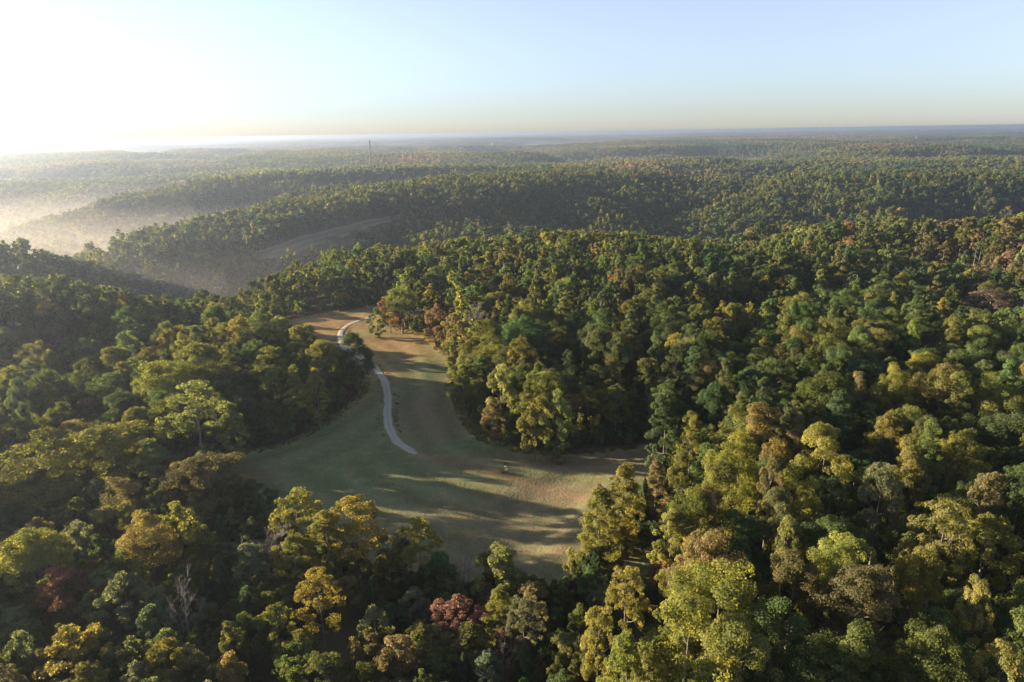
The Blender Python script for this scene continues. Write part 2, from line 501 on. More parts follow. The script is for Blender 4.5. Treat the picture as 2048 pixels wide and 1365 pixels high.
def draped_sheet(name, P, step, lift, material, bumps=0.0, smooth=True):
    P = np.asarray(P); x0, y0 = P.min(0) - step; x1, y1 = P.max(0) + step
    xs = np.arange(x0, x1 + step, step); ys = np.arange(y0, y1 + step, step)
    X, Y = np.meshgrid(xs, ys)
    ed = edge_dist(X, Y, P); inside = in_poly(X, Y, P)
    sd_ = np.where(inside, ed, -ed)
    Z = T(X, Y) + lift + np.clip(sd_, -2, 0) * 0.25
    if bumps:
        Z = Z + bumps * (fbm(X / 3.2, Y / 3.2, 71, 3) - 0.5) + 0.05 * np.sin(ed / 1.45 + 1.2 * vnoise(X / 12, Y / 12, 3))
    keep = sd_ > -1.2
    idx = np.arange(X.size).reshape(X.shape)
    f = np.stack([idx[:-1, :-1], idx[:-1, 1:], idx[1:, 1:], idx[1:, :-1]], -1)
    ok = keep[:-1, :-1] & keep[:-1, 1:] & keep[1:, 1:] & keep[1:, :-1]
    f = f[ok]
    used = np.unique(f); rem = np.zeros(X.size, int); rem[used] = np.arange(len(used))
    v = np.stack([X, Y, Z], -1).reshape(-1, 3)[used]
    m = MB(); m.add(v, rem[f])
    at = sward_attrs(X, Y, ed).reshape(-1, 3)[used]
    return tag(link(name, m.mesh(name, [material], {'sward': at}, smooth)), kind='structure')


M_MEADOW = meadow_material('meadow_grass', (0.136, 0.166, 0.075), (0.275, 0.180, 0.085), (0.190, 0.135, 0.090))
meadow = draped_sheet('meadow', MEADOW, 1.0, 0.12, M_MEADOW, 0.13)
lane = draped_sheet('grass_lane', LANE, 1.0, 0.1, M_MEADOW, 0.2)

# gravel drive: a slightly crowned strip with ragged edges
d = np.gradient(ROAD, axis=0); d /= np.linalg.norm(d, axis=1, keepdims=True)
nrm = np.stack([-d[:, 1], d[:, 0]], 1)
seg = np.concatenate([[0], np.cumsum(np.linalg.norm(np.diff(ROAD, axis=0), axis=1))])
sN = np.arange(0, seg[-1], 0.7)
rc = np.stack([np.interp(sN, seg, ROAD[:, k]) for k in (0, 1)], 1); rn = np.stack([np.interp(sN, seg, nrm[:, k]) for k in (0, 1)], 1)
ac = np.linspace(-1, 1, 11)
half = 1.28 * np.ones(len(sN)); half *= np.clip(0.45 + sN / 5.0, 0, 1)
rag = np.stack([1 + 0.28 * (vnoise(sN / 2.2, sN * 0 + 3, 81) - 0.5), 1 + 0.42 * (vnoise(sN / 1.7, sN * 0 + 9, 82) - 0.5)], 1)
hw = np.where(ac[None] < 0, rag[:, :1], rag[:, 1:]) * half[:, None]
rx_ = rc[:, 0, None] + rn[:, 0, None] * ac[None] * hw; ry_ = rc[:, 1, None] + rn[:, 1, None] * ac[None] * hw
rz_ = T(rx_, ry_) + 0.30 - 0.16 * np.abs(ac[None]) ** 3
k = len(ac); i0 = np.arange(len(sN) - 1)[:, None] * k; j0 = np.arange(k - 1)[None]
rq = np.stack([i0 + j0, i0 + j0 + 1, i0 + k + j0 + 1, i0 + k + j0], -1).reshape(-1, 4)
mb = MB(); mb.add(np.stack([rx_, ry_, rz_], -1), rq)
road = tag(link('gravel_road', mb.mesh('gravel_road', [gravel_material()], {'across': np.broadcast_to(ac[None], rx_.shape).ravel()}, True)), kind='structure')

# far fields and clearings
M_FIELD = meadow_material('pale_field_grass', (0.15, 0.145, 0.088), (0.21, 0.18, 0.115), (0.2, 0.15, 0.10))
FIELDS = []; FIELDPX = []
for pts in ([(495, 512), (560, 489), (650, 463), (720, 445), (808, 431), (800, 440), (745, 455), (690, 478), (610, 502), (540, 520)],
            [(196, 527), (214, 518), (234, 527), (230, 541), (208, 541)],
            [(238, 548), (262, 546), (270, 560), (246, 562)],
            [(265, 566), (300, 560), (312, 574), (280, 584), (258, 580)]):
    P = smooth_line([ground_at(a, b) for a, b in pts], 3, True)
    FIELDS.append(P); FIELDPX.append(pts)
    draped_sheet('field', P, 2.0, 0.35, M_FIELD)
P = smooth_line([at_dist(a, b, dd)[:2] for a, b, dd in [(1312, 330, 1420), (1340, 326, 1470), (1362, 327, 1480), (1356, 334, 1400), (1325, 336, 1390)]], 3, True)
FIELDS.append(P); draped_sheet('field', P, 5.0, 0.35, M_FIELD)

# ------------------------------------------------------------------ tree models


def unit(v):
    return v / (np.linalg.norm(v, axis=-1, keepdims=True) + 1e-9)


def lobes_round(g, W, H, base, n, rl):
    """bough centres of a broad domed crown"""
    c = []; k = 0
    zc = base + (H - base) * 0.42
    while len(c) < n:
        u = g.uniform(-0.55, 1.0); ph = k * 2.39996 + g.uniform(-.5, .5); k += 1
        s = math.sqrt(max(0, 1 - min(abs(u), 1) ** 2))
        rad = W / 2 - rl * 0.8
        vr = (H - zc - rl * 0.55) if u > 0 else (zc - base - rl * 0.3)
        q = g.uniform(0.72, 1.06)
        c.append((math.cos(ph) * s * rad * q, math.sin(ph) * s * rad * q, zc + u * vr * (0.9 + 0.15 * g.random())))
    return np.array(c)


def lobes_ovoid(g, W, H, base, n, rl, peak=0.35):
    c = []
    for k in range(n):
        t = ((k + 0.5) / n) ** 0.9; ph = k * 2.39996 + g.uniform(-.4, .4)
        prof = (math.sin(math.pi * min(t, peak) / (2 * peak)) if t < peak else math.cos(math.pi / 2 * ((t - peak) / (1 - peak)) ** 1.35))
        rad = max(0.0, (W / 2) * max(prof, 0.0) - rl * 0.45) * g.uniform(0.7, 1.08)
        c.append((math.cos(ph) * rad, math.sin(ph) * rad, base + t * (H - base - rl * 0.8)))
    return np.array(c)


def leaf_quads(g, pos, nor, size, stretch=1.35):
    n = len(pos)
    nor = unit(nor); a = unit(np.cross(nor, g.normal(size=(n, 3)))); b = np.cross(nor, a)
    s = size * g.uniform(0.65, 1.3, (n, 1)) * 0.5
    a = a * s * stretch; b = b * s
    v = np.stack([pos - a, pos + b * 0.9 - a * 0.1, pos + a, pos - b * 0.9 - a * 0.1], 1)
    f = np.arange(n * 4).reshape(n, 4)
    return v.reshape(-1, 3), f


def crown_from_lobes(g, C, rl, nleaf, size, axis_z, flat=0.95, gap=0.0, spread=0.55, sub=6, loose=0.0):
    """leaf clusters on every bough: each bough carries smaller sprays, most of them on its outer and upper side"""
    n = len(C)
    ctr = np.array([0, 0, axis_z])
    outw = unit((C - ctr) * np.array([1, 1, 0.8]) + np.array([0, 0, 0.6]) * np.abs(C[:, 2:] - axis_z * .6))
    r = rl * g.uniform(0.7, 1.25, n)
    S = []; SR = []; SO = []; SL = []
    lob = g.random(n)
    for i in range(n):
        dr = unit(g.normal(size=(sub, 3)) * 0.75 + outw[i] * 0.9 + np.array([0, 0, 0.35]))
        rad = r[i] * g.uniform(0.35, 1.0, (sub, 1))
        S.append(C[i] + dr * rad * np.array([1, 1, 1.1])); SR.append(r[i] * g.uniform(0.30, 0.62, sub)); SO.append(unit(dr + outw[i] * .6)); SL.append(np.clip(lob[i] + g.normal(size=sub) * .12, 0, 1))
    S = np.concatenate(S); SR = np.concatenate(SR); SO = np.concatenate(SO); SL = np.concatenate(SL)
    k = g.choice(len(S), nleaf, p=SR ** 2 / (SR ** 2).sum())
    dr = unit(g.normal(size=(nleaf, 3)) + SO[k] * 0.7)
    rad = g.uniform(0, 1, nleaf) ** 0.35
    pos = S[k] + dr * (SR[k] * rad)[:, None] * np.array([1, 1, flat])
    nl = int(nleaf * loose)      # single leaves between the sprays
    pos[:nl] += g.normal(size=(nl, 3)) * rl * 0.45
    nor = dr + SO[k] * 0.45 + g.normal(size=(nleaf, 3)) * spread * 0.7
    v, f = leaf_quads(g, pos, nor, size)
    at = np.zeros((nleaf, 3)); at[:, 0] = g.random(nleaf); at[:, 1] = SL[k]
    return v, f, np.repeat(at, 4, 0), r


def limb_path(g, a, b, sag=0.12, n=5):
    a = np.asarray(a, float); b = np.asarray(b, float); t = np.linspace(0, 1, n)[:, None]
    L = np.linalg.norm(b - a)
    p = a + (b - a) * t + np.array([0, 0, 1]) * (np.sin(t * math.pi) * sag * L * -0.5)
    p[1:-1] += g.normal(size=(n - 2, 3)) * L * 0.035
    return p


def build_trunk(g, H, C, top, r0, lean=0.02, nlimb=9, sides=7):
    """trunk mesh, and a list of limb meshes that reach into the crown"""
    m = MB()
    zs = np.linspace(0, 1, 7)
    off = np.cumsum(g.normal(size=(7, 2)) * lean * H * 0.25, 0); off[0] = 0
    P = np.column_stack([off, zs * top])
    P[0, 2] = -0.8
    rad = r0 * (1 - 0.82 * zs); rad[0] *= 1.5
    m.tube(P, rad, sides)
    limbs = []
    sel = g.permutation(len(C))[:nlimb]
    for i in sel:
        z = min(max(C[i][2] - np.hypot(C[i][0], C[i][1]) * g.uniform(.6, 1.1), top * 0.3), top * 0.97)
        a = np.array([np.interp(z, P[:, 2], P[:, 0]), np.interp(z, P[:, 2], P[:, 1]), z])
        lm = MB(); rr0 = r0 * (1 - 0.8 * z / top) * 0.62
        p = limb_path(g, a, C[i]); lm.tube(p, np.linspace(rr0, rr0 * 0.25, len(p)), 5)
        for _ in range(2):
            e = C[i] + g.normal(size=3) * 0.16 * H * 0.5 + np.array([0, 0, .4])
            p2 = limb_path(g, p[3], e, n=4); lm.tube(p2, np.linspace(rr0 * 0.4, rr0 * 0.12, 4), 4)
        limbs.append(lm)
    return m, limbs


MODELS = {}     # name -> dict(w, h, trunk mesh, limb meshes, crown mesh, leaves label)


def merge(ms):
    o = MB()
    for m, mi in ms:
        for v, f in zip(m.v, m.f):
            pass
        off = 0
        V = np.concatenate(m.v); F = np.concatenate(m.f)
        o.add(V, F, mi)
    return o


def model(name, shape, W, H, base, n, rl, nleaf, size, seed, bark=None, show_limbs=False, flat=0.85, spread=0.55, joined=False, peak=0.35, r0=0.3, nlimb=9):
    g = np.random.default_rng(seed)
    bark = bark or M_BARK
    C = lobes_round(g, W, H, base, n, rl) if shape == 'round' else lobes_ovoid(g, W, H, base, n, rl, peak)
    v, f, at, r = crown_from_lobes(g, C, rl, nleaf, size, base + (H - base) * 0.4, flat, 0, spread)
    tr, limbs = build_trunk(g, H, C, base + (H - base) * 0.72, r0, nlimb=nlimb)
    store(name, W, H, v, f, at, tr, limbs, bark, show_limbs, joined)


def store(name, W, H, v, f, at, tr, limbs, bark, show_limbs, joined):
    cm = MB(); cm.add(v, f)
    e = dict(w=W, h=H)
    if joined:      # a forest tree in the distance: trunk and crown as one mesh for the forest beyond the nearest trees
        o = MB(); o.add(v, f, 0)
        tm = merge([(x, 1) for x in [tr] + limbs[:3]]) if False else None
        V = [np.concatenate(x.v) for x in [tr]]; F = [np.concatenate(x.f) for x in [tr]]
        nv = len(v)
        o.add(V[0], F[0], 1)
        at2 = np.concatenate([at, np.zeros((len(V[0]), 3))])
        e['mesh'] = o.mesh(name, [M_LEAF, bark], {'leaf': at2})
    else:
        e['crown'] = cm.mesh('crown', [M_LEAF], {'leaf': at})
        if not show_limbs:
            for l in limbs:
                for vv, ff in zip(l.v, l.f):
                    pass
                off = 0
                for k_, (vv, ff) in enumerate(zip(l.v, l.f)):
                    tr.add(vv, ff - off, 0); off += len(vv)
            limbs = []
        e['trunk'] = tr.mesh('trunk', [bark], smooth=True)
        e['limbs'] = [l.mesh('limb', [bark], smooth=True) for l in limbs]
    MODELS[name] = e


def cedar(name, W, H, nleaf, size, seed, joined=False):
    g = np.random.default_rng(seed)
    t = g.random(nleaf) ** 0.75; ph = g.uniform(0, 2 * math.pi, nleaf)
    rim = (W / 2) * (1 - t) ** 0.8 * (0.72 + 0.28 * np.sin(ph * 5 + t * 19 + seed)) + 0.15
    q = g.random(nleaf) ** 0.35
    pos = np.stack([np.cos(ph) * rim * q, np.sin(ph) * rim * q, 0.5 + t * (H - 0.6) + 0.25 * q * rim * 0.5], 1)
    nor = np.stack([np.cos(ph), np.sin(ph), 0.6 + 0 * ph], 1) + g.normal(size=(nleaf, 3)) * 0.6
    v, f = leaf_quads(g, pos, nor, size, 1.8)
    at = np.zeros((nleaf, 3)); at[:, 0] = g.random(nleaf); at[:, 1] = vnoise(ph * 2, t * 8, seed)
    tr = MB(); tr.tube([(0, 0, -0.6), (0.05, 0, H * .4), (0, 0.05, H * .95)], [0.18, 0.12, 0.03], 6)
    store(name, W, H, v, f, np.repeat(at, 4, 0), tr, [], M_BARK, False, joined)


def bush(name, W, H, n, nleaf, size, seed, joined=False):
    g = np.random.default_rng(seed)
    C = []
    for k_ in range(n):
        ph = k_ * 2.39996; q = math.sqrt((k_ + .5) / n)
        C.append((math.cos(ph) * q * W * .36, math.sin(ph) * q * W * .36, H * (0.25 + 0.48 * (1 - q * q) * g.uniform(.6, 1.2))))
    C = np.array(C)
    v, f, at, r = crown_from_lobes(g, C, W * 0.21, nleaf, size, 0.2, 0.95)
    tr = MB()
    for k_ in range(5):
        p = limb_path(g, (0, 0, -0.4), C[k_ * n // 5], n=4)
        tr.tube(p, np.linspace(0.09, 0.03, 4), 5)
    store(name, W, H, v, f, at, tr, [], M_BARK, False, joined)


def bare(name, W, H, seed, stems=1, leaves=0):
    """leafless tree: trunk, limbs, and a mesh of twigs as its crown"""
    g = np.random.default_rng(seed)
    tr = MB(); limbs = []; tw = MB()
    for s_ in range(stems):
        bx, by = g.normal(size=2) * (0.5 if stems > 1 else 0)
        tipx, tipy = (g.normal(size=2) * W * 0.12) if stems > 1 else (0.2, -0.2)
        t = np.linspace(0, 1, 6)
        P = np.column_stack([bx + (tipx) * t ** 1.4, by + tipy * t ** 1.4, -0.6 + t * (H * 0.9 + .6)])
        P[1:-1, :2] += g.normal(size=(4, 2)) * 0.12
        tr.tube(P, (0.24 if stems == 1 else 0.16) * (1 - 0.88 * t), 6)
        nl = 11 if stems == 1 else 5
        for k_ in range(nl):
            u = 0.25 + 0.7 * (k_ + g.random() * .6) / nl
            a = np.array([np.interp(u, t, P[:, i]) for i in range(3)])
            ph = k_ * 2.4 + g.uniform(-.4, .4) + s_
            L = W * 0.5 * (1.15 - 0.75 * u) * g.uniform(.8, 1.2)
            e = a + np.array([math.cos(ph) * L, math.sin(ph) * L, L * g.uniform(.7, 1.3)])
            p = limb_path(g, a, e, sag=0.2, n=6); lm = MB(); r1 = 0.085 * (1.2 - u)
            lm.tube(p, np.linspace(r1, r1 * .3, 6), 5); limbs.append(lm)
            for q in range(10):
                b0 = p[g.integers(2, 6)]
                dv = unit((e - a)[None])[0] * 0.7 + g.normal(size=3) * 0.55 + np.array([0, 0, .5])
                e2 = b0 + dv * L * g.uniform(.25, .5)
                pp = limb_path(g, b0, e2, sag=0.05, n=4); tw.tube(pp, np.linspace(0.035, 0.014, 4), 3)
                for q2 in range(4):
                    e3 = pp[2] + (dv + g.normal(size=3) * 0.8) * L * g.uniform(.1, .24)
                    tw.tube(np.array([pp[g.integers(1, 4)], e3]), [0.02, 0.010], 3)
    MODELS[name] = dict(w=W, h=H, trunk=tr.mesh('trunk', [M_PALE], smooth=True), limbs=[l.mesh('limb', [M_PALE]) for l in limbs],
                        crown=tw.mesh('twigs', [M_PALE]), twigs=True)


for s_ in range(5):
    model(f'oak{s_}', 'round', 11, 20, 4.5, 24 + s_ * 2, 2.3, 26000, 0.21, 100 + s_, spread=.6)
for s_ in range(4):
    model(f'tulip{s_}', 'ovoid', 6.6, 21, 3.0, 40, 1.35, 20000, 0.20, 200 + s_, M_PALE, peak=0.24 + 0.06 * s_, r0=0.24, nlimb=6)
for s_ in range(3):
    model(f'airy{s_}', 'round' if s_ < 2 else 'ovoid', 9, 19, 5.5 + s_, 38, 1.35, 14000, 0.205, 300 + s_, M_PALE, True, spread=0.8, r0=0.22, nlimb=10)
for s_ in range(4):
    model(f'young{s_}', 'round' if s_ % 2 else 'ovoid', 6.5, 11, 1.2, 26, 1.2, 13000, 0.18, 400 + s_, None, False, spread=0.75, r0=0.14, nlimb=7)
for s_ in range(2):
    cedar(f'cedar{s_}', 4.6, 10, 7000, 0.22, 500 + s_)
for s_ in range(3):
    bush(f'bush{s_}', 5.0, 4.2, 14, 4200, 0.21, 600 + s_)
bare('bare0', 7, 12, 700, 1); bare('bare1', 6.5, 11, 701, 4)

# simpler trees for the forest behind the nearest ones, and clumps of crowns for the hills far away
LOD1 = []; LOD2 = []; LOD3 = []
for s_ in range(4):
    model(f'mid_oak{s_}', 'round', 11, 20, 4.5, 24, 2.2, 4200, 0.55, 800 + s_, joined=True); LOD1.append((f'mid_oak{s_}', 'oak'))
for s_ in range(3):
    model(f'mid_tulip{s_}', 'ovoid', 6.8, 21, 3.5, 26, 1.25, 2600, 0.48, 820 + s_, M_PALE, joined=True, peak=0.3 + .06 * s_, r0=.25); LOD1.append((f'mid_tulip{s_}', 'tulip'))
for s_ in range(2):
    model(f'mid_airy{s_}', 'round', 9, 19, 5.5, 30, 1.3, 2000, 0.50, 840 + s_, M_PALE, joined=True, spread=.8, r0=.25); LOD1.append((f'mid_airy{s_}', 'airy'))
bush('mid_bush0', 5, 4.2, 10, 900, 0.42, 850, True); LOD1.append(('mid_bush0', 'bush'))
for s_ in range(4):
    model(f'low_oak{s_}', 'round', 11, 20, 5, 18, 2.4, 750, 1.25, 860 + s_, joined=True); LOD2.append((f'low_oak{s_}', 'oak'))
for s_ in range(2):
    model(f'low_tulip{s_}', 'ovoid', 7, 21, 5, 16, 1.5, 480, 1.05, 880 + s_, joined=True); LOD2.append((f'low_tulip{s_}', 'tulip'))
for s_ in range(4):
    g = np.random.default_rng(900 + s_); vs_, fs_, as_, nn = [], [], [], 0
    for q in range(14):
        C = np.array([(g.uniform(-20, 20), g.uniform(-20, 20), 0)]) + lobes_round(g, 11, g.uniform(15, 22), 6, 9, 2.2)
        v, f, at, r = crown_from_lobes(g, C, 2.5, 95, 3.0, 10)
        at[:, 1] = g.random() * .7 + .3 * at[:, 1]
        vs_.append(v); fs_.append(f + nn); as_.append(at); nn += len(v)
    o = MB(); o.add(np.concatenate(vs_), np.concatenate(fs_))
    MODELS[f'clump{s_}'] = dict(w=40, h=20, mesh=o.mesh(f'clump{s_}', [M_LEAF], {'leaf': np.concatenate(as_)}))
    LOD3.append((f'clump{s_}', 'clump'))

# ------------------------------------------------------------------ tree palette
PAL = {  # leaf colours; the word used for each in the labels
    'deep': ((0.063, 0.091, 0.045), 'dark green'), 'green': ((0.087, 0.114, 0.048), 'green'),
    'mid': ((0.110, 0.125, 0.044), 'mid green'), 'olive': ((0.123, 0.130, 0.045), 'olive green'),
    'lime': ((0.166, 0.170, 0.052), 'yellow-green'), 'gold': ((0.195, 0.172, 0.056), 'golden yellow'),
    'amber': ((0.168, 0.146, 0.060), 'orange-gold'), 'tan': ((0.155, 0.135, 0.074), 'tan brown'),
    'brown': ((0.110, 0.110, 0.056), 'brown'), 'rust': ((0.172, 0.098, 0.056), 'rusty orange'),
    'red': ((0.168, 0.105, 0.090), 'salmon red'), 'wine': ((0.085, 0.050, 0.042), 'dark red'),
    'grey': ((0.118, 0.134, 0.084), 'grey-green'), 'pale': ((0.155, 0.179, 0.076), 'pale green'),
    'straw': ((0.172, 0.165, 0.062), 'pale yellow'), 'dusty': ((0.152, 0.098, 0.068), 'dusty red'), 'pink': ((0.155, 0.118, 0.090), 'pinkish tan'), 'bark': ((0.2, 0.2, 0.2), 'grey')}
SHAPES = {'oak': 'round-crowned', 'tulip': 'tall narrow', 'airy': 'open-crowned', 'young': 'bushy', 'cedar': 'conical', 'bush': 'low', 'bare': 'leafless'}


def vary(c, g, amt=0.16):
    c = np.array(c) * (1 + np.clip(g.normal(), -2, 2) * amt * 0.8)
    c = c * (1 + np.clip(g.normal(size=3), -2, 2) * np.array([amt * .6, amt * .35, amt * .6]))
    return tuple(np.clip(c, 0.01, 0.4))


TREES = []
LMV = np.zeros((0, 5))
# where the photograph shows open ground, no unplanned tree may stand in front of it: such a tree is lower there, or absent
VIS = [[(452, 925), (475, 912), (560, 890), (640, 853), (700, 812), (728, 770), (744, 728), (738, 700), (715, 678), (692, 674), (672, 696), (640, 692),
        (628, 664), (576, 652), (600, 640), (640, 630), (744, 616), (757, 655), (770, 662), (850, 678), (885, 704), (905, 727), (918, 770), (925, 815),
        (955, 868), (1000, 888), (1090, 904), (1290, 890), (1305, 905), (1270, 935), (1215, 985), (1170, 1060), (1155, 1100), (1130, 1165), (1040, 1150),
        (985, 1112), (930, 1098), (880, 1075), (840, 1048), (780, 1055), (760, 1015), (700, 1003), (640, 1003), (590, 985), (540, 1010), (490, 975), (460, 945)],
       [(1290, 1060), (1325, 1030), (1330, 1100), (1300, 1160), (1240, 1170), (1222, 1120)]]
CREST = np.array([(-200, 548), (0, 555), (100, 556), (200, 572), (260, 588), (330, 606), (385, 592), (440, 540), (470, 518), (520, 503), (600, 494), (700, 488),
                  (820, 496), (870, 484), (950, 476), (1100, 460), (1250, 464), (1350, 477), (1440, 490), (1500, 505), (1530, 480), (1620, 452), (1700, 442), (2300, 432)], float)


LIT = np.array([at_z(a, b, 0) for a, b in [(610, 650), (650, 642), (700, 630), (645, 668), (660, 685), (690, 645), (720, 660), (760, 672), (800, 682), (850, 690), (740, 690), (780, 700),
                                           (820, 710), (700, 668), (760, 748), (800, 753), (835, 758), (940, 932), (1000, 950), (1045, 965)]])
LITZ = T(LIT[:, 0], LIT[:, 1])
SUNXY = np.array([SUN_DIR[0], SUN_DIR[1]]) / math.hypot(SUN_DIR[0], SUN_DIR[1])


def sun_cap(x, y, z, w):
    """greatest height here that leaves the sun on the lit parts of the meadow"""
    dx, dy = x - LIT[:, 0], y - LIT[:, 1]
    a = dx * SUNXY[0] + dy * SUNXY[1]; c = np.abs(dx * SUNXY[1] - dy * SUNXY[0])
    m = (a > 4) & (c < w * 0.5 + 1.0)
    return float((LITZ + a * math.tan(SUN_EL) - z)[m].min()) if m.any() else 99.0


def fit_view(x, y, z, h, w):
    """height and width a tree may have here, or None"""
    r = math.hypot(x, y)
    cap = sun_cap(x, y, z, w)
    if cap < h:
        if cap < 3.0:
            return None
        w *= max(cap / h, .5) ** .5; h = cap
    for _ in range(9):
        ok = True
        if len(LMV):
            p0, q0, w0 = project(np.array([x]), np.array([y]), np.array([z + h]))
            wi = w * FPX / w0[0]
            if ((LMV[:, 2] > w0[0] + 1.5) & (np.abs(LMV[:, 0] - p0[0]) < 0.36 * LMV[:, 3] + 0.30 * wi) & (q0[0] < LMV[:, 1] + 0.50 * LMV[:, 4]) & (q0[0] > LMV[:, 1] - 3 * LMV[:, 4])).any():
                ok = False
        px, py, ww = project(np.array([x] * 3), np.array([y] * 3), np.array([z + h, z + h * .8, z + h * .55]))
        hw_ = w * FPX / ww * 0.5
        qx = np.array([px[0], px[1] - hw_[1] * .8, px[1] + hw_[1] * .8, px[2] - hw_[2], px[2] + hw_[2], px[0] - hw_[0] * .4, px[0] + hw_[0] * .4])
        qy = np.array([py[0], py[1], py[1], py[2], py[2], py[0] + 3, py[0] + 3])
        for P in VIS:
            if in_poly(qx, qy, P).any():
                ok = False
        if r < 560 and py[0] < np.interp(px[0], CREST[:, 0], CREST[:, 1]) - 3 and h > 11:
            ok = False
        if ok:
            return h, w
        h *= 0.86; w *= 0.93
        if h < 3:
            return None
    return None



def add_tree(x, y, h, w, kind, pal, label=None, short=None, model_=None, rz=None, g=rng):
    if label is None:
        fw = fit_view(x, y, float(T(np.array([x]), np.array([y]))[0]), h, w)
        if fw is None:
            return
        if fw[0] < 5 and kind in ('oak', 'tulip', 'airy'):
            kind = 'bush'
        elif fw[0] < 11 and kind in ('oak', 'tulip'):
            kind = 'young'
        h, w = fw
    if model_ is None:
        names = [k_ for k_ in MODELS if k_.startswith(kind) and 'crown' in MODELS[k_]]
        model_ = names[int(g.integers(len(names)))]
    TREES.append(dict(x=float(x), y=float(y), z=float(T(np.array([x]), np.array([y]))[0]), h=h, w=w, kind=kind, pal=pal, model=model_,
                      tint=vary(PAL[pal][0], g, 0.16 if label is None else 0.07), label=label, short=short, rz=g.uniform(0, 6.283) if rz is None else rz))


def lm(px, py, h, wpx, kind, pal, label, short, model_=None):
    """a tree of its own: top of crown at this pixel, height in metres, crown width in pixels"""
    x, y = at_z(px, py, h)
    for _ in range(3):
        z = float(T(np.array([x]), np.array([y]))[0]); x, y = at_z(px, py, z + h * 0.97)
    dist = math.sqrt(x * x + y * y + (CAMZ - z - h) ** 2)
    add_tree(x, y, h, max(2.0, wpx * dist / FPX), kind, pal, label, short, model_)


# -- the thicket in front of the meadow
lm(700, 1006, 16, 125, 'airy', 'gold', 'big golden yellow tree, largest of the golden group at the near meadow edge', 'big golden tree', 'airy0')
lm(590, 990, 15, 105, 'airy', 'lime', 'spreading yellow-green tree left of the big golden one at the meadow edge', 'spreading yellow-green meadow-edge tree', 'airy1')
lm(645, 1028, 15, 75, 'tulip', 'lime', 'slim yellow-green tree squeezed between two golden trees at the meadow edge', 'slim squeezed yellow-green tree')
lm(585, 1075, 12, 85, 'airy', 'lime', 'yellow-green airy tree just in front of the spreading meadow-edge tree', 'front yellow-green airy tree', 'airy2')
lm(633, 1152, 14, 95, 'airy', 'gold', 'lone golden dome-shaped tree with a pale trunk amid the dark thicket', 'lone golden dome tree', 'airy0')
lm(541, 1068, 12, 85, 'bare', 'bark', 'larger bare silver-grey tree with many upright stems beside the yellow-green trees', 'larger bare silver tree', 'bare1')
lm(500, 1095, 11, 70, 'young', 'grey', 'grey-green tree directly left of the larger bare silver tree', 'grey-green tree by the bare one')
lm(288, 1040, 14, 95, 'oak', 'amber', 'orange-gold round tree standing out above the left foreground thicket', 'orange-gold left tree')
lm(350, 1010, 14, 85, 'young', 'lime', 'green tree with a yellowish top right of the orange-gold tree', 'yellow-topped green tree')
lm(832, 1050, 14, 100, 'airy', 'lime', 'yellow-topped tree standing alone against the lower middle of the meadow', 'yellow-topped lone meadow tree', 'airy1')
lm(783, 1062, 12, 70, 'young', 'grey', 'grey-green slender tree touching the yellow-topped lone meadow tree', 'grey-green slender meadow tree')
lm(992, 1105, 12, 105, 'young', 'pale', 'feathery pale green tree against the lower right of the meadow', 'feathery pale green tree', 'young1')
lm(915, 1200, 9, 110, 'young', 'red', 'bright salmon red tree, the reddest crown in the thicket', 'salmon red tree', 'young2')
lm(1000, 1176, 12, 60, 'tulip', 'lime', 'narrow yellow-green spire right of the salmon red tree', 'narrow yellow-green spire')
lm(925, 1112, 10, 75, 'bare', 'bark', 'bare grey tree with reddish twigs at the bottom of the meadow', 'bare meadow-bottom tree', 'bare0')
lm(1005, 1278, 9, 62, 'bare', 'bark', 'small bare grey tree low in the thicket under the spire', 'small bare grey tree', 'bare0')
lm(130, 1145, 11, 100, 'young', 'dusty', 'rusty pink-tipped tree at the left of the foreground', 'pink-tipped left tree', 'young1')
lm(130, 1262, 13, 110, 'young', 'lime', 'yellowish bushy tree near the lower left corner', 'yellowish corner tree')
lm(790, 1290, 10, 100, 'young', 'tan', 'tan brown bushy tree at the bottom middle of the picture', 'tan brown bottom tree')
lm(745, 1215, 11, 70, 'young', 'grey', 'grey-olive tree right of the lone golden dome tree', 'grey-olive tree')
lm(545, 1215, 11, 80, 'young', 'olive', 'olive tree left below the lone golden dome tree', 'olive tree under the dome')
lm(1005, 1265, 7, 40, 'bush', 'wine', 'dark red shrub behind the small bare grey tree', 'dark red shrub by the bare tree')
lm(700, 1160, 8, 70, 'young', 'brown', 'brownish low tree behind the lone golden dome tree', 'brownish low tree')
lm(360, 1165, 14, 60, 'bare', 'bark', 'bare pale tree with a forked trunk left of centre in the thicket', 'forked bare pale tree', 'bare0')
lm(240, 1150, 12, 100, 'young', 'grey', 'grey-green broad tree right of the pink-tipped tree', 'grey-green broad tree')
lm(60, 1075, 15, 110, 'oak', 'lime', 'yellow-green tree cut by the left edge above the pink-tipped tree', 'yellow-green left edge tree')
# -- left side
lm(85, 880, 20, 150, 'oak', 'olive', 'very big rounded olive tree at the left edge below the dark slope', 'very big left olive tree')
lm(205, 862, 18, 160, 'oak', 'lime', 'broad yellow-green crown right of the very big olive tree', 'broad yellow-green crown', 'oak2')
lm(300, 886, 16, 75, 'tulip', 'pale', 'pale green cone-shaped tree right of the broad yellow-green crown', 'pale green cone')
lm(405, 922, 15, 150, 'oak', 'brown', 'brownish dome-shaped oak at the lower left corner of the meadow', 'brownish meadow-corner dome')
lm(350, 940, 13, 70, 'oak', 'tan', 'tan clump-crowned tree leaning on the brownish dome', 'tan tree by the dome')
lm(225, 970, 14, 90, 'oak', 'tan', 'tan brown tree below the pale green cone', 'tan brown tree under the cone')
lm(500, 965, 9, 80, 'young', 'deep', 'dark bushy tree right of the brownish dome by the meadow', 'dark meadow-corner bushy tree')
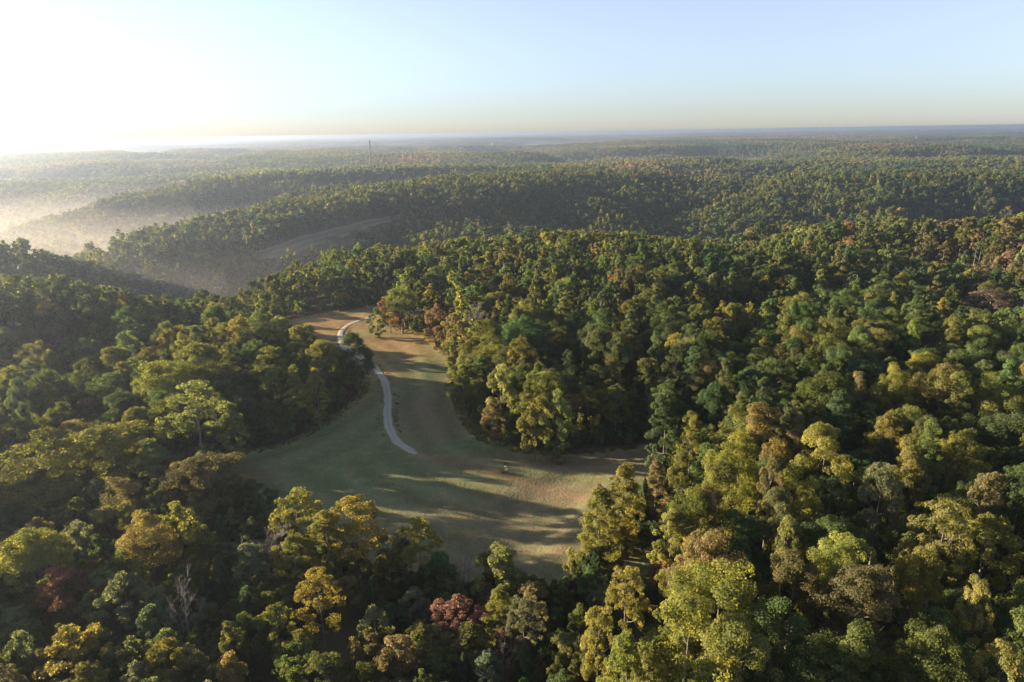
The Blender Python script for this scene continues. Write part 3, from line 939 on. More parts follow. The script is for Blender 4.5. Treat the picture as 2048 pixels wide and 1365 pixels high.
lm(380, 778, 22, 125, 'airy', 'pale', 'large pale green spreading tree on the left treeline of the meadow', 'large pale spreading tree', 'airy1')
lm(175, 800, 13, 60, 'young', 'dusty', 'reddish tree in the left forest before the yellow-green hump', 'reddish left forest tree')
lm(275, 826, 15, 75, 'oak', 'olive', 'dark olive ball-shaped tree left of the large pale spreading tree', 'dark olive ball tree')
lm(460, 812, 16, 48, 'tulip', 'pale', 'slender pale green tree right of the large pale spreading tree', 'slender pale treeline tree')
lm(322, 726, 20, 110, 'oak', 'lime', 'yellow-green humped crown above the left treeline', 'yellow-green humped crown')
lm(706, 676, 18, 72, 'oak', 'deep', 'dark tree on the tip of the wood where the drive bends', 'dark drive-bend tree')
lm(640, 690, 19, 62, 'oak', 'olive', 'olive tree left of the dark tree at the bend in the drive', 'olive drive-bend tree')
lm(628, 742, 17, 45, 'tulip', 'lime', 'pointed yellow-green tree under the bend of the drive', 'pointed drive-bend tree')
lm(585, 735, 18, 48, 'tulip', 'lime', 'tall yellow-green tree left of the pointed one by the drive bend', 'tall drive-bend tree')
lm(540, 700, 19, 80, 'airy', 'olive', 'olive airy tree in the wood left of the drive bend', 'olive airy tree', 'airy1')
lm(600, 655, 20, 75, 'airy', 'lime', 'thin yellow-green tree just left of the upper meadow', 'thin upper-meadow tree', 'airy0')
lm(555, 640, 21, 60, 'airy', 'pale', 'pale airy tree behind the thin yellow-green tree by the upper meadow', 'pale upper-meadow tree', 'airy0')
# -- far end of the meadow and its right edge
lm(776, 590, 16, 48, 'young', 'rust', 'rusty orange tree at the forest corner where the drive disappears', 'rusty corner tree')
lm(752, 618, 12, 40, 'young', 'green', 'green tree on the outermost left of the forest corner by the drive', 'green corner tree')
lm(800, 575, 19, 70, 'oak', 'mid', 'mid green tree behind the rusty orange corner tree', 'mid green corner tree')
lm(873, 612, 15, 52, 'young', 'dusty', 'reddish brown tree right of the rusty corner tree at the meadow edge', 'reddish meadow-edge tree')
lm(905, 630, 18, 60, 'young', 'amber', 'amber-leaved tree right of the reddish meadow-edge tree', 'amber meadow-edge tree')
lm(950, 612, 17, 50, 'bare', 'bark', 'bare pinkish grey tree in the forest behind the amber tree', 'bare pinkish forest tree', 'bare1')
lm(962, 655, 21, 100, 'oak', 'mid', 'big bright green tree jutting into the right side of the meadow', 'big jutting green tree', 'oak3')
lm(925, 712, 18, 75, 'young', 'olive', 'olive tree in front of the big jutting green tree', 'olive jutting tree')
lm(985, 800, 13, 48, 'tulip', 'tan', 'tan pointed tree at the meadow edge below the big jutting tree', 'tan pointed tree')
lm(1000, 742, 19, 68, 'young', 'pale', 'pale leafy tree above the tan pointed tree at the meadow edge', 'pale leafy meadow tree')
lm(1070, 778, 19, 72, 'young', 'olive', 'olive tree over the middle of the right forest edge', 'olive right-edge tree')
lm(1115, 785, 18, 64, 'young', 'pale', 'pale green tree right of the olive right-edge tree', 'pale right-edge tree')
lm(1330, 790, 23, 62, 'tulip', 'deep', 'tall dark narrow tree at the right far corner of the meadow', 'tall dark corner tree')
lm(1386, 832, 20, 58, 'tulip', 'lime', 'slender yellow-topped tree right of the tall dark corner tree', 'slender yellow-topped tree')
# -- the row between the meadow and the grass lane
lm(1203, 980, 18, 88, 'tulip', 'lime', 'yellow-green cone tree, nearest of the row beside the grass lane', 'nearest lane cone tree', 'tulip0')
lm(1250, 934, 19, 82, 'tulip', 'lime', 'tallest yellow-green cone of the row beside the grass lane', 'tallest lane cone tree', 'tulip1')
lm(1314, 925, 15, 56, 'tulip', 'tan', 'tan cone tree, third in the row along the grass lane', 'tan lane cone tree')
lm(1362, 915, 13, 50, 'oak', 'olive', 'olive ball-shaped tree at the far end of the lane row', 'olive lane-end tree')
lm(1290, 960, 12, 40, 'cedar', 'deep', 'dark cedar between the two cones of the lane row', 'dark lane cedar')
lm(1240, 1052, 9, 45, 'young', 'lime', 'small yellow-green tree under the nearest lane cone', 'small lane tree', 'young2')
lm(1195, 1095, 8, 75, 'bush', 'deep', 'dark shrub at the foot of the nearest lane cone', 'dark lane shrub')
lm(1150, 1105, 6, 45, 'bush', 'olive', 'olive shrub at the meadow side of the dark lane shrub', 'olive lane shrub')
lm(1290, 1045, 6, 60, 'bush', 'deep', 'dark shrub on the lane side of the tallest cone', 'dark lane-side shrub')
# -- the big wood on the right
lm(1350, 1028, 18, 78, 'tulip', 'lime', 'yellow-green tree with a tan underside at the right side of the lane', 'lane-side yellow-green tree')
lm(1385, 990, 20, 95, 'oak', 'mid', 'green round tree behind the lane-side yellow-green tree', 'lane-side green round tree')
lm(1415, 985, 20, 60, 'tulip', 'tan', 'tan narrow tree right of the lane-side green round tree', 'tan lane-side narrow tree')
lm(1330, 1112, 8, 60, 'bush', 'rust', 'orange shrub on the right edge of the grass lane', 'orange lane shrub')
lm(1258, 1146, 17, 88, 'airy', 'straw', 'golden leafy tree at the near end of the grass lane', 'golden lane-end tree', 'airy1')
lm(1200, 1228, 17, 75, 'airy', 'straw', 'thin golden tree below the grass lane with bare lower branches', 'thin golden tree', 'airy0')
lm(1250, 1272, 18, 80, 'tulip', 'lime', 'yellow-green upright tree right of the thin golden tree', 'upright yellow-green tree')
lm(1300, 1305, 17, 70, 'airy', 'straw', 'golden airy tree at the bottom, right of the upright yellow-green one', 'golden bottom tree', 'airy2')
lm(1440, 1145, 21, 190, 'oak', 'lime', 'huge yellow-green oak right of the golden lane-end tree', 'huge yellow-green oak', 'oak4')
lm(1380, 1225, 21, 200, 'oak', 'lime', 'huge lower yellow-green oak at the bottom right of centre', 'huge lower oak', 'oak3')
lm(1480, 1265, 20, 150, 'oak', 'mid', 'green oak below the huge yellow-green oak', 'green lower oak')
lm(1420, 1070, 20, 130, 'oak', 'tan', 'tan brown oak above the huge yellow-green oak', 'tan brown oak')
lm(1530, 830, 22, 110, 'oak', 'amber', 'orange-brown topped oak at the crest of the lit right wood', 'orange-brown crest oak')
lm(1480, 880, 22, 110, 'oak', 'lime', 'yellow-green oak on the left front of the lit right wood', 'left front lit oak')
lm(1440, 940, 21, 100, 'oak', 'olive', 'olive oak below the left front lit oak', 'olive lit oak')
lm(1600, 835, 22, 48, 'tulip', 'tan', 'pale tan slim tree right of the orange-brown crest oak', 'slim tan crest tree')
lm(1545, 922, 22, 52, 'airy', 'tan', 'tan thin-leaved tree with bright visible limbs amid the lit wood', 'tan thin-leaved tree', 'airy0')
lm(1600, 940, 21, 85, 'oak', 'lime', 'yellow-green oak right of the tan thin-leaved tree', 'lit yellow-green oak')
lm(1650, 870, 22, 110, 'oak', 'lime', 'yellow-green oak on the crest right of the slim tan tree', 'crest yellow-green oak')
lm(1560, 1000, 20, 90, 'oak', 'brown', 'brown-topped oak below the tan thin-leaved tree', 'brown-topped oak')
lm(1578, 1045, 20, 48, 'airy', 'straw', 'small pale yellow crown on a thin trunk in the lit wood', 'small pale yellow crown', 'airy1')
lm(1690, 1092, 21, 110, 'oak', 'lime', 'yellow-green oak above the tan-patched oak at right', 'upper right yellow oak')
lm(1725, 1150, 20, 150, 'oak', 'brown', 'big oak with tan patches in the lower right wood', 'tan-patched oak', 'oak2')
lm(1590, 1125, 19, 120, 'oak', 'brown', 'brown oak over the dark gap in the lower right wood', 'brown gap oak')
lm(1560, 1225, 19, 140, 'oak', 'green', 'dark green oak below the brown gap oak', 'dark green gap oak')
lm(1720, 1262, 20, 110, 'tulip', 'mid', 'mid green tall tree near the bottom below the tan-patched oak', 'mid green bottom tree')
lm(1770, 940, 22, 85, 'airy', 'grey', 'grey-green tree on two long bare trunks in the right wood', 'two-trunked grey-green tree', 'airy0')
lm(1885, 1022, 22, 110, 'airy', 'straw', 'yellow sprawling tree with white limbs in the right wood', 'yellow sprawling tree', 'airy1')
lm(1985, 1040, 20, 125, 'airy', 'lime', 'yellow-green airy tree at the right beside the sprawling yellow tree', 'right airy tree', 'airy2')
lm(1985, 955, 22, 70, 'airy', 'tan', 'half bare tan tree with white limbs at the right edge', 'half bare tan tree', 'airy0')
lm(1845, 1118, 20, 85, 'oak', 'lime', 'yellow-green round tree under the yellow sprawling tree', 'round yellow-green tree')
lm(1962, 1175, 21, 62, 'airy', 'straw', 'slender golden tree near the right edge of the lower wood', 'slender golden tree', 'airy1')
lm(1935, 880, 21, 90, 'oak', 'lime', 'yellow-topped oak near the right edge above the half bare tree', 'yellow-topped right oak')
lm(1720, 750, 21, 42, 'tulip', 'tan', 'tan pointed tree in the shaded right forest', 'tan pointed forest tree')
lm(1795, 742, 22, 75, 'oak', 'lime', 'yellow-green lit tree right of the tan pointed forest tree', 'lit forest tree')
lm(1985, 585, 20, 95, 'airy', 'pink', 'pale pinkish tan tree high at the right edge of the forest', 'pale pinkish right tree', 'airy1')
lm(2000, 770, 21, 90, 'oak', 'lime', 'yellow-green tree at the right edge below the shaded forest', 'right edge lit tree')
lm(2010, 1300, 20, 100, 'airy', 'straw', 'yellow tree in the lower right corner of the picture', 'lower right yellow tree', 'airy0')
lm(1640, 1290, 17, 110, 'oak', 'green', 'green round tree low on the right, bottom of the wood', 'green bottom right tree')
lm(1880, 1290, 19, 140, 'oak', 'mid', 'mid green broad oak at the bottom right', 'mid green corner oak')
NLM = len(TREES)

# -- everything else that grows, on a jittered grid
_lx, _ly, _lz, _lh, _lw = (np.array([t[k_] for t in TREES]) for k_ in ('x', 'y', 'z', 'h', 'w'))
_p, _q, _w = project(_lx, _ly, _lz + _lh)
LMV = np.column_stack([_p, _q, _w, _lw * FPX / _w, _lh * 0.75 * 0.85 * FPX / _w])
_lit = {'nearest lane cone tree': .58, 'tallest lane cone tree': .58, 'tan lane cone tree': .58, 'olive lane-end tree': .58, 'lane-side yellow-green tree': .58, 'lane-side green round tree': .5,
        'golden lane-end tree': .4, 'thin golden tree': .5, 'upright yellow-green tree': .5, 'huge yellow-green oak': .6, 'huge lower oak': .6, 'left front lit oak': .5, 'olive lit oak': .5,
        'orange-brown crest oak': .6, 'big golden tree': .5, 'spreading yellow-green meadow-edge tree': .5, 'lone golden dome tree': .55, 'orange-gold left tree': .55, 'front yellow-green airy tree': .5,
        'very big left olive tree': .6, 'broad yellow-green crown': .6, 'yellow-topped lone meadow tree': .7, 'big jutting green tree': .6, 'rusty corner tree': .4, 'green corner tree': .4,
        'reddish meadow-edge tree': .4, 'amber meadow-edge tree': .5, 'large pale spreading tree': .6, 'yellow sprawling tree': .6, 'right airy tree': .6, 'upper right yellow oak': .7, 'lower right yellow tree': .6,
        'slender golden tree': .6, 'salmon red tree': .6, 'small pale yellow crown': .7, 'crest yellow-green oak': .6}
_add = [(t['x'], t['y'], t['z'] + t['h'] * _lit[t['short']]) for t in TREES if t['short'] in _lit]
LIT = np.vstack([LIT, [a[:2] for a in _add]]); LITZ = np.concatenate([LITZ, [a[2] for a in _add]])
LX = np.array([t['x'] for t in TREES]); LY = np.array([t['y'] for t in TREES]); LW = np.array([t['w'] for t in TREES])


def scatter(sp, rmin, rmax, amin, amax, seed):
    g = np.random.default_rng(seed)
    n = int(rmax / sp) + 2
    a = np.radians([amin, amax]); 
    I, J = np.meshgrid(np.arange(-n, n + 1), np.arange(-int(n * .4), n + 1))
    x = (I + 0.5 * (J % 2)) * sp + g.uniform(-.40, .40, I.shape) * sp; y = J * sp * 0.866 + g.uniform(-.40, .40, I.shape) * sp
    r = np.hypot(x, y); th_ = np.arctan2(x, y)
    k_ = (r > rmin) & (r < rmax) & (th_ > a[0]) & (th_ < a[1])
    return x[k_], y[k_]


def clear_of(x, y, extra=0.0):
    ok = ~in_poly(x, y, MEADOW) & (edge_dist(x, y, MEADOW) > 1.6 + extra) & ~in_poly(x, y, LANE) & (edge_dist(x, y, LANE) > 1.2 + extra)
    ok &= edge_dist(x, y, ROAD, False) > 4.0
    for P in FIELDS:
        ok &= ~in_poly(x, y, P)
    return ok


# the young thicket in front
THICK = np.array([at_z(a, b, 0) for a, b in [(-150, 1100), (100, 1045), (330, 1030), (470, 1000), (540, 1035), (700, 1145), (1000, 1195), (1200, 1225),
                                             (1260, 1320), (1240, 1700), (900, 2400), (300, 2400), (-200, 1700)]])
g = np.random.default_rng(77)
x, y = scatter(4.4, 20, 200, -60, 40, 5)
k_ = in_poly(x, y, THICK) & clear_of(x, y)
x, y = x[k_], y[k_]
for xi, yi in zip(x, y):
    if (np.hypot(LX - xi, LY - yi) < LW * 0.36 + 1.0).any():
        continue
    q = g.random()
    if q < 0.58:
        add_tree(xi, yi, g.uniform(6.5, 12), g.uniform(4.2, 6.4), 'young', g.choice(['green', 'deep', 'mid', 'grey', 'olive', 'pale', 'tan'], p=[.28, .12, .24, .18, .09, .06, .03]), g=g)
    elif q < 0.74:
        add_tree(xi, yi, g.uniform(5, 9), g.uniform(3.6, 5.2), 'cedar', g.choice(['deep', 'green']), g=g)
    elif q < 0.90:
        add_tree(xi, yi, g.uniform(3, 5), g.uniform(4.2, 6.2), 'bush', g.choice(['green', 'deep', 'wine', 'brown', 'grey'], p=[.35, .3, .15, .1, .1]), g=g)
    elif q < 0.96:
        add_tree(xi, yi, g.uniform(9, 13), g.uniform(5, 7), 'airy', g.choice(['grey', 'olive', 'pale']), g=g)
    else:
        add_tree(xi, yi, g.uniform(7, 10), g.uniform(4, 6), 'bare', 'bark', g=g)

# bushes along the forest edges
for P, n_ in ((MEADOW, 330), (LANE, 50)):
    L = np.vstack([P, P[:1]]); sg = np.concatenate([[0], np.cumsum(np.linalg.norm(np.diff(L, axis=0), axis=1))])
    cen = P.mean(0)
    for s_ in np.linspace(0, sg[-1], n_, endpoint=False) + g.uniform(-1, 1, n_):
        p = np.array([np.interp(s_, sg, L[:, 0]), np.interp(s_, sg, L[:, 1])])
        t2 = np.array([np.interp(s_ + .5, sg, L[:, 0]), np.interp(s_ + .5, sg, L[:, 1])]) - p
        nn = np.array([-t2[1], t2[0]]); nn /= np.linalg.norm(nn) + 1e-9
        q = p + nn * 3
        if in_poly(q[:1], q[1:], MEADOW)[0] or (P is LANE and in_poly(q[:1], q[1:], LANE)[0]):
            nn = -nn
        q = p + nn * g.uniform(1.7, 4.0)
        if not clear_of(q[:1], q[1:], -0.6)[0]:
            continue
        add_tree(q[0], q[1], g.uniform(3.0, 8.0), g.uniform(3.6, 6.4), 'bush', g.choice(['green', 'deep', 'olive', 'brown', 'wine'], p=[.36, .3, .2, .09, .05]), g=g)

# brush between the meadow and the lane, added to shade the lane, under the row of cone-shaped trees
for q in np.linspace(0, 1, 26):
    bx, by = at_z(1165 + 165 * q + g.uniform(-9, 9), 1185 - 200 * q + g.uniform(-9, 9), 0)
    add_tree(bx, by, g.uniform(3.5, 7), g.uniform(3.8, 5.6), 'bush', g.choice(['green', 'deep', 'olive'], p=[.45, .4, .15]), g=g)

# the tall forest
x, y = scatter(8.2, 18, 1300, -52, 44, 6)
k_ = clear_of(x, y, 1.2) & ~in_poly(x, y, THICK)
k_ &= ~((np.hypot(x, y) < 70) & (np.abs(x) < 25)) & ~((np.hypot(x, y) > 700) & (np.arctan2(x, y) < R(-46)))
for dz in (8.0, 12.0, 16.0):
    _pp, _qq, _ = project(x, y, T(x, y) + dz)
    for P in FIELDPX[:1]:
        k_ &= ~(in_poly(_pp, _qq, P) & (np.hypot(x, y) > 450))
x, y = x[k_], y[k_]
keep = np.ones(len(x), bool)
for i in range(NLM):
    keep &= np.hypot(x - LX[i], y - LY[i]) > LW[i] * 0.42 + 1.6
x, y = x[keep], y[keep]
z = T(x, y); rr_ = np.hypot(x, y)
pat = fbm(x / 90, y / 90, 91, 3); pat2 = fbm(x / 60 + 9, y / 60, 95, 3)
FAR = dict(p=[], i=[], s=[], r=[], t=[])
names1 = [n for n, _ in LOD1]; names2 = [n for n, _ in LOD2]; names3 = [n for n, _ in LOD3]
ALLP = names1 + names2 + names3


def far_tree(x, y, z, r, kind, h, w, tint, rz, g):
    lod = LOD1 if r < 470 else LOD2
    kk = kind if any(k2 == kind for _, k2 in lod) else ('oak' if kind in ('oak', 'young', 'bush') else 'tulip')
    if lod is LOD1 and kind == 'young':
        kk = 'oak'
    if lod is LOD1 and kind == 'cedar':
        kk = 'tulip'
    c = [n for n, k2 in lod if k2 == kk]
    nme = c[int(g.integers(len(c)))]
    m = MODELS[nme]
    FAR['p'].append((x, y, z)); FAR['i'].append(ALLP.index(nme)); FAR['s'].append((w / m['w'], w / m['w'], h / m['h'])); FAR['r'].append(rz); FAR['t'].append(tint)


warm = np.clip((pat - 0.5) * 3 + 0.5, 0, 1)
edg = np.minimum(edge_dist(x, y, MEADOW), edge_dist(x, y, LANE))
for xi, yi, zi, ri, wi, p2, ed_ in zip(x, y, z, rr_, warm, pat2, edg):
    if g.random() < 0.05 and ed_ > 12:
        continue
    q = g.random(); q2 = g.random()
    kind = 'oak' if q < 0.56 + 0.2 * (p2 - .5) else ('tulip' if q < 0.86 else 'airy')
    if q2 < 0.26:
        pal = 'deep'
    elif q2 < 0.52:
        pal = 'green'
    elif q2 < 0.70:
        pal = 'mid'
    else:
        pal = g.choice(['olive', 'lime', 'tan', 'brown', 'amber', 'rust', 'pale', 'gold', 'pink'], p=[.50, .22, .05, .06, .01, .005, .135, .01, .01]) if g.random() < 0.25 + 0.75 * wi else g.choice(['green', 'olive', 'mid'])
    # more tan and brown crowns on the far right ridge
    if xi > 150 and ri > 380 and ri < 640 and g.random() < 0.40:
        pal = g.choice(['tan', 'brown', 'amber', 'rust', 'olive', 'pink'], p=[.26, .20, .05, .02, .42, .05])
    h = g.uniform(14, 24) if kind != 'oak' else g.uniform(13.5, 22.5)
    w = {'oak': g.uniform(7.5, 14), 'tulip': g.uniform(5.8, 7.8), 'airy': g.uniform(7, 10)}[kind]
    if ri < 520 and ed_ < 11 and g.random() < .65:
        kind = 'young'; h = g.uniform(9, 17); w = g.uniform(6, 9.5)
    if ri > 520:
        far_tree(xi, yi, zi, ri, kind, h, w, vary(PAL[pal][0], g), g.uniform(0, 6.28), g)
    else:
        add_tree(xi, yi, h, w, kind, pal, g=g)

# undergrowth under the near forest
ux, uy = scatter(4.6, 40, 260, -48, 44, 12)
k_ = clear_of(ux, uy, 0.5) & ~in_poly(ux, uy, THICK) & (g.random(len(ux)) < .8)
UNDER = [(a, b) for a, b in zip(ux[k_], uy[k_])]

# -- of all the trees in view, those that show largest stand as things; the rest are the forest
X = np.array([t['x'] for t in TREES]); Y = np.array([t['y'] for t in TREES]); Z = np.array([t['z'] for t in TREES]); Hh = np.array([t['h'] for t in TREES])
TX, TY, TW = project(X, Y, Z + Hh * 0.8)
SIZE = np.array([t['w'] for t in TREES]) * (0.6 + 0.4 * np.clip(Hh / 15, 0, 1)) * FPX / TW
inview = (TX > 8) & (TX < 2040) & (TY > 0) & (TY < 1350)
score = np.where(inview, SIZE, 0); score[:NLM] += 1000
# hidden behind a nearer crown?
_, TOPY, _ = project(X, Y, Z + Hh)
order = np.argsort(TW)
hid = np.zeros(len(X), bool)
near = [i for i in order if TW[i] < 330]
na = np.array(near)
for i in near:
    if i < NLM or not inview[i]:
        continue
    wpx = np.array([TREES[j]['w'] for j in na]) * FPX / TW[na]
    m = (TW[na] < TW[i] - 2) & (np.abs(TX[na] - TX[i]) < wpx * 0.30) & (TOPY[na] < TOPY[i] + 0.18 * SIZE[i])
    hid[i] = m.any()
score[hid] = 0
NTHINGS = 300
TREE_CAT = {'oak': 'tree', 'tulip': 'tree', 'airy': 'tree', 'young': 'tree', 'cedar': 'tree', 'bare': 'tree', 'bush': 'shrub'}
OBJ_NAME = {'oak': 'broadleaf_tree', 'tulip': 'tall_tree', 'airy': 'open_crowned_tree', 'young': 'young_tree', 'cedar': 'cedar_tree', 'bare': 'bare_tree', 'bush': 'shrub'}
chosen = [int(i) for i in np.argsort(-score)[:NTHINGS] if score[i] > 0]
cset = set(chosen)

for i, t in enumerate(TREES):
    if i in cset:
        continue
    m = MODELS[t['model']]
    if TW[i] < 230 and t['kind'] != 'bare':      # still near: keep the fine crown
        nme = t['model']
        if nme not in ALLP:
            ALLP.append(nme)
        FAR['p'].append((t['x'], t['y'], t['z'])); FAR['i'].append(ALLP.index(nme)); FAR['s'].append((t['w'] / m['w'], t['w'] / m['w'], t['h'] / m['h'])); FAR['r'].append(t['rz']); FAR['t'].append(t['tint'])
    elif t['kind'] != 'bare':
        far_tree(t['x'], t['y'], t['z'], math.hypot(t['x'], t['y']), t['kind'], t['h'], t['w'], t['tint'], t['rz'], g)

for a, b in UNDER:
    zz_ = float(T(np.array([a]), np.array([b]))[0])
    fw = fit_view(a, b, zz_, g.uniform(2.2, 5.5), g.uniform(3.5, 6))
    if fw:
        nme = 'mid_bush0'; m = MODELS[nme]
        FAR['p'].append((a, b, zz_)); FAR['i'].append(ALLP.index(nme)); FAR['s'].append((fw[1] / m['w'], fw[1] / m['w'], fw[0] / m['h'])); FAR['r'].append(g.uniform(0, 6.28)); FAR['t'].append(vary(PAL[g.choice(['deep', 'green', 'brown', 'olive'], p=[.5, .3, .1, .1])][0], g))

# labels: the trees that carry none of their own are named by the nearest one that does
LMX, LMY = TX[:NLM], TY[:NLM]
bins = {}
for i in chosen:
    if i < NLM:
        continue
    dx = TX[i] - LMX; dy = (TY[i] - LMY) * 1.15
    d2 = np.hypot(dx, dy)
    j = int(np.argmin(d2))
    ang = math.degrees(math.atan2(-(TY[i] - LMY[j]), TX[i] - LMX[j])) % 360
    rel = ['right of', 'behind and right of', 'behind', 'behind and left of', 'left of', 'below and left of', 'below', 'below and right of'][int((ang + 22.5) // 45) % 8]
    bins.setdefault((j, rel), []).append((d2[j], i))
for (j, rel), lst in bins.items():
    lst.sort()
    for k_, (_, i) in enumerate(lst):
        t = TREES[i]
        word = 'shrub' if t['kind'] == 'bush' else ('cedar' if t['kind'] == 'cedar' else 'tree')
        if len(lst) > 1:
            o_ = ['nearest', 'second', 'third', 'fourth', 'fifth', 'sixth', 'seventh', 'eighth', 'ninth', 'tenth', 'eleventh', 'twelfth', 'thirteenth', 'fourteenth', 'fifteenth', 'sixteenth', 'seventeenth', 'eighteenth', 'nineteenth', 'twentieth',
                  'outermost', 'farthest', 'most distant', 'last', 'remotest', 'final'][min(k_, 25)]
            t['label'] = f"{PAL[t['pal']][1]} {SHAPES[t['kind']]} {word}, {o_} one {rel} the {TREES[j]['short']}"
        else:
            t['label'] = f"{PAL[t['pal']][1]} {SHAPES[t['kind']]} {word} standing {rel} the {TREES[j]['short']}"

for t in TREES:
    if t['label'] and len(t['label'].split()) > 16:
        t['label'] = t['label'].replace(SHAPES[t['kind']] + ' ', '')

GROUPS = {'oak': 'round-crowned forest trees', 'tulip': 'tall narrow forest trees', 'airy': 'open-crowned forest trees', 'young': 'young thicket trees',
          'cedar': 'cedars in the thicket', 'bare': 'leafless trees', 'bush': 'shrubs along the meadow and in the thicket'}
PROTO = {}


def make_tree(m, nm):
    root = link(nm, None)
    tr = link('trunk', m['trunk'], root)
    for l in m['limbs']:
        link('limb', l, tr)
    link('twigs' if m.get('twigs') else 'crown', m['crown'], root)
    return root


def copy_tree(o, parent=None):
    c = o.copy(); COL.objects.link(c)
    if parent is not None:
        c.parent = parent
    for ch in o.children:
        copy_tree(ch, c)
    return c


for i in sorted(chosen):
    t = TREES[i]; m = MODELS[t['model']]
    if t['model'] in PROTO:
        o = copy_tree(PROTO[t['model']])
    else:
        o = make_tree(m, OBJ_NAME[t['kind']]); PROTO[t['model']] = o
    o.location = (t['x'], t['y'], t['z']); o.rotation_euler = (0, 0, t['rz']); o.scale = (t['w'] / m['w'], t['w'] / m['w'], t['h'] / m['h'])
    tag(o, t['label'], TREE_CAT[t['kind']], GROUPS[t['kind']])
    for ch in o.children:
        if ch.name.startswith('crown'):
            ch['tint'] = [float(v) for v in t['tint']]

# -- clumps of crowns for the hills beyond
x, y = scatter(27, 1290, 6500, -44, 43, 8)
x2, y2 = scatter(60, 6500, 16000, -42, 42, 9)
x = np.concatenate([x, x2]); y = np.concatenate([y, y2]); ok = np.ones(len(x), bool)
for P in FIELDS:
    ok &= ~in_poly(x, y, P)
x, y = x[ok], y[ok]; z = T(x, y); r = np.hypot(x, y)
pat = fbm(x / 260, y / 260, 97, 4)
for xi, yi, zi, ri, pi_ in zip(x, y, z, r, pat):
    nme = names3[int(g.integers(len(names3)))]
    q = g.random() * 0.7 + (pi_ - .5) * 2.0 + 0.15
    pal = 'deep' if q < 0.22 else 'green' if q < 0.45 else 'mid' if q < .6 else 'olive' if q < .75 else 'brown' if q < .88 else 'tan'
    s_ = 1.0 if ri < 6500 else 1.9
    FAR['p'].append((xi, yi, zi)); FAR['i'].append(ALLP.index(nme)); FAR['s'].append((s_, s_, 1.0)); FAR['r'].append(g.uniform(0, 6.28)); FAR['t'].append(vary(PAL[pal][0], g))

# -- the forest: one object that stands a tree model on every point
protos = bpy.data.collections.new('forest_models')       # not linked to the scene
for k_, nme in enumerate(ALLP):
    m = MODELS[nme]
    me = m.get('mesh')
    if me is None:
        a = m['trunk']; b = m['crown']
        # trunk and crown of the fine tree as one mesh
        nv = len(b.vertices); co = np.zeros(nv * 3, np.float32); b.vertices.foreach_get('co', co)
        va = len(a.vertices); coa = np.zeros(va * 3, np.float32); a.vertices.foreach_get('co', coa)
        fb = np.zeros(len(b.polygons) * 4, np.int32); b.loops.foreach_get('vertex_index', fb)
        fa = np.zeros(len(a.polygons) * 4, np.int32); a.loops.foreach_get('vertex_index', fa)
        o = MB(); o.add(co.reshape(-1, 3), fb.reshape(-1, 4), 0); o.add(coa.reshape(-1, 3), fa.reshape(-1, 4), 1)
        lf = np.zeros(nv * 3, np.float32); b.attributes['leaf'].data.foreach_get('vector', lf)
        me = o.mesh('tree_model', [M_LEAF, a.materials[0]], {'leaf': np.concatenate([lf.reshape(-1, 3), np.zeros((va, 3))])})
    protos.objects.link(bpy.data.objects.new(f'tree_model_{k_:03d}', me))


def instancer(name, P, idx, S, rz, tint, coll, label_kind='stuff'):
    n = len(P)
    me = bpy.data.meshes.new(name); me.vertices.add(n); me.vertices.foreach_set('co', np.asarray(P, np.float32).ravel())
    me.attributes.new('pick', 'INT', 'POINT').data.foreach_set('value', np.asarray(idx, np.int32))
    me.attributes.new('size', 'FLOAT_VECTOR', 'POINT').data.foreach_set('vector', np.asarray(S, np.float32).ravel())
    me.attributes.new('turn', 'FLOAT_VECTOR', 'POINT').data.foreach_set('vector', np.column_stack([np.zeros(n), np.zeros(n), rz]).astype(np.float32).ravel())
    me.attributes.new('tint', 'FLOAT_COLOR', 'POINT').data.foreach_set('color', np.column_stack([tint, np.ones(n)]).astype(np.float32).ravel())
    o = link(name, me); tag(o, kind='stuff')
    ng = bpy.data.node_groups.new(name, 'GeometryNodeTree')
    ng.interface.new_socket('Geometry', in_out='INPUT', socket_type='NodeSocketGeometry')
    ng.interface.new_socket('Geometry', in_out='OUTPUT', socket_type='NodeSocketGeometry')
    gi = ng.nodes.new('NodeGroupInput'); go = ng.nodes.new('NodeGroupOutput')
    ip = ng.nodes.new('GeometryNodeInstanceOnPoints')
    ci = ng.nodes.new('GeometryNodeCollectionInfo'); ci.inputs['Collection'].default_value = coll
    ci.inputs['Separate Children'].default_value = True; ci.inputs['Reset Children'].default_value = True

    def na(nm, ty):
        q = ng.nodes.new('GeometryNodeInputNamedAttribute'); q.data_type = ty; q.inputs['Name'].default_value = nm
        return q.outputs['Attribute']
    L = ng.links.new
    L(gi.outputs[0], ip.inputs['Points']); L(ci.outputs[0], ip.inputs['Instance']); ip.inputs['Pick Instance'].default_value = True
    L(na('pick', 'INT'), ip.inputs['Instance Index']); L(na('size', 'FLOAT_VECTOR'), ip.inputs['Scale'])
    er = ng.nodes.new('FunctionNodeEulerToRotation'); L(na('turn', 'FLOAT_VECTOR'), er.inputs[0]); L(er.outputs[0], ip.inputs['Rotation'])
    L(ip.outputs[0], go.inputs[0])
    md = o.modifiers.new('scatter', 'NODES'); md.node_group = ng
    return o


forest = instancer('forest', FAR['p'], FAR['i'], FAR['s'], np.array(FAR['r']), np.array(FAR['t']), protos)
print('trees as things', len(chosen), 'landmarks', NLM, 'forest points', len(FAR['p']))

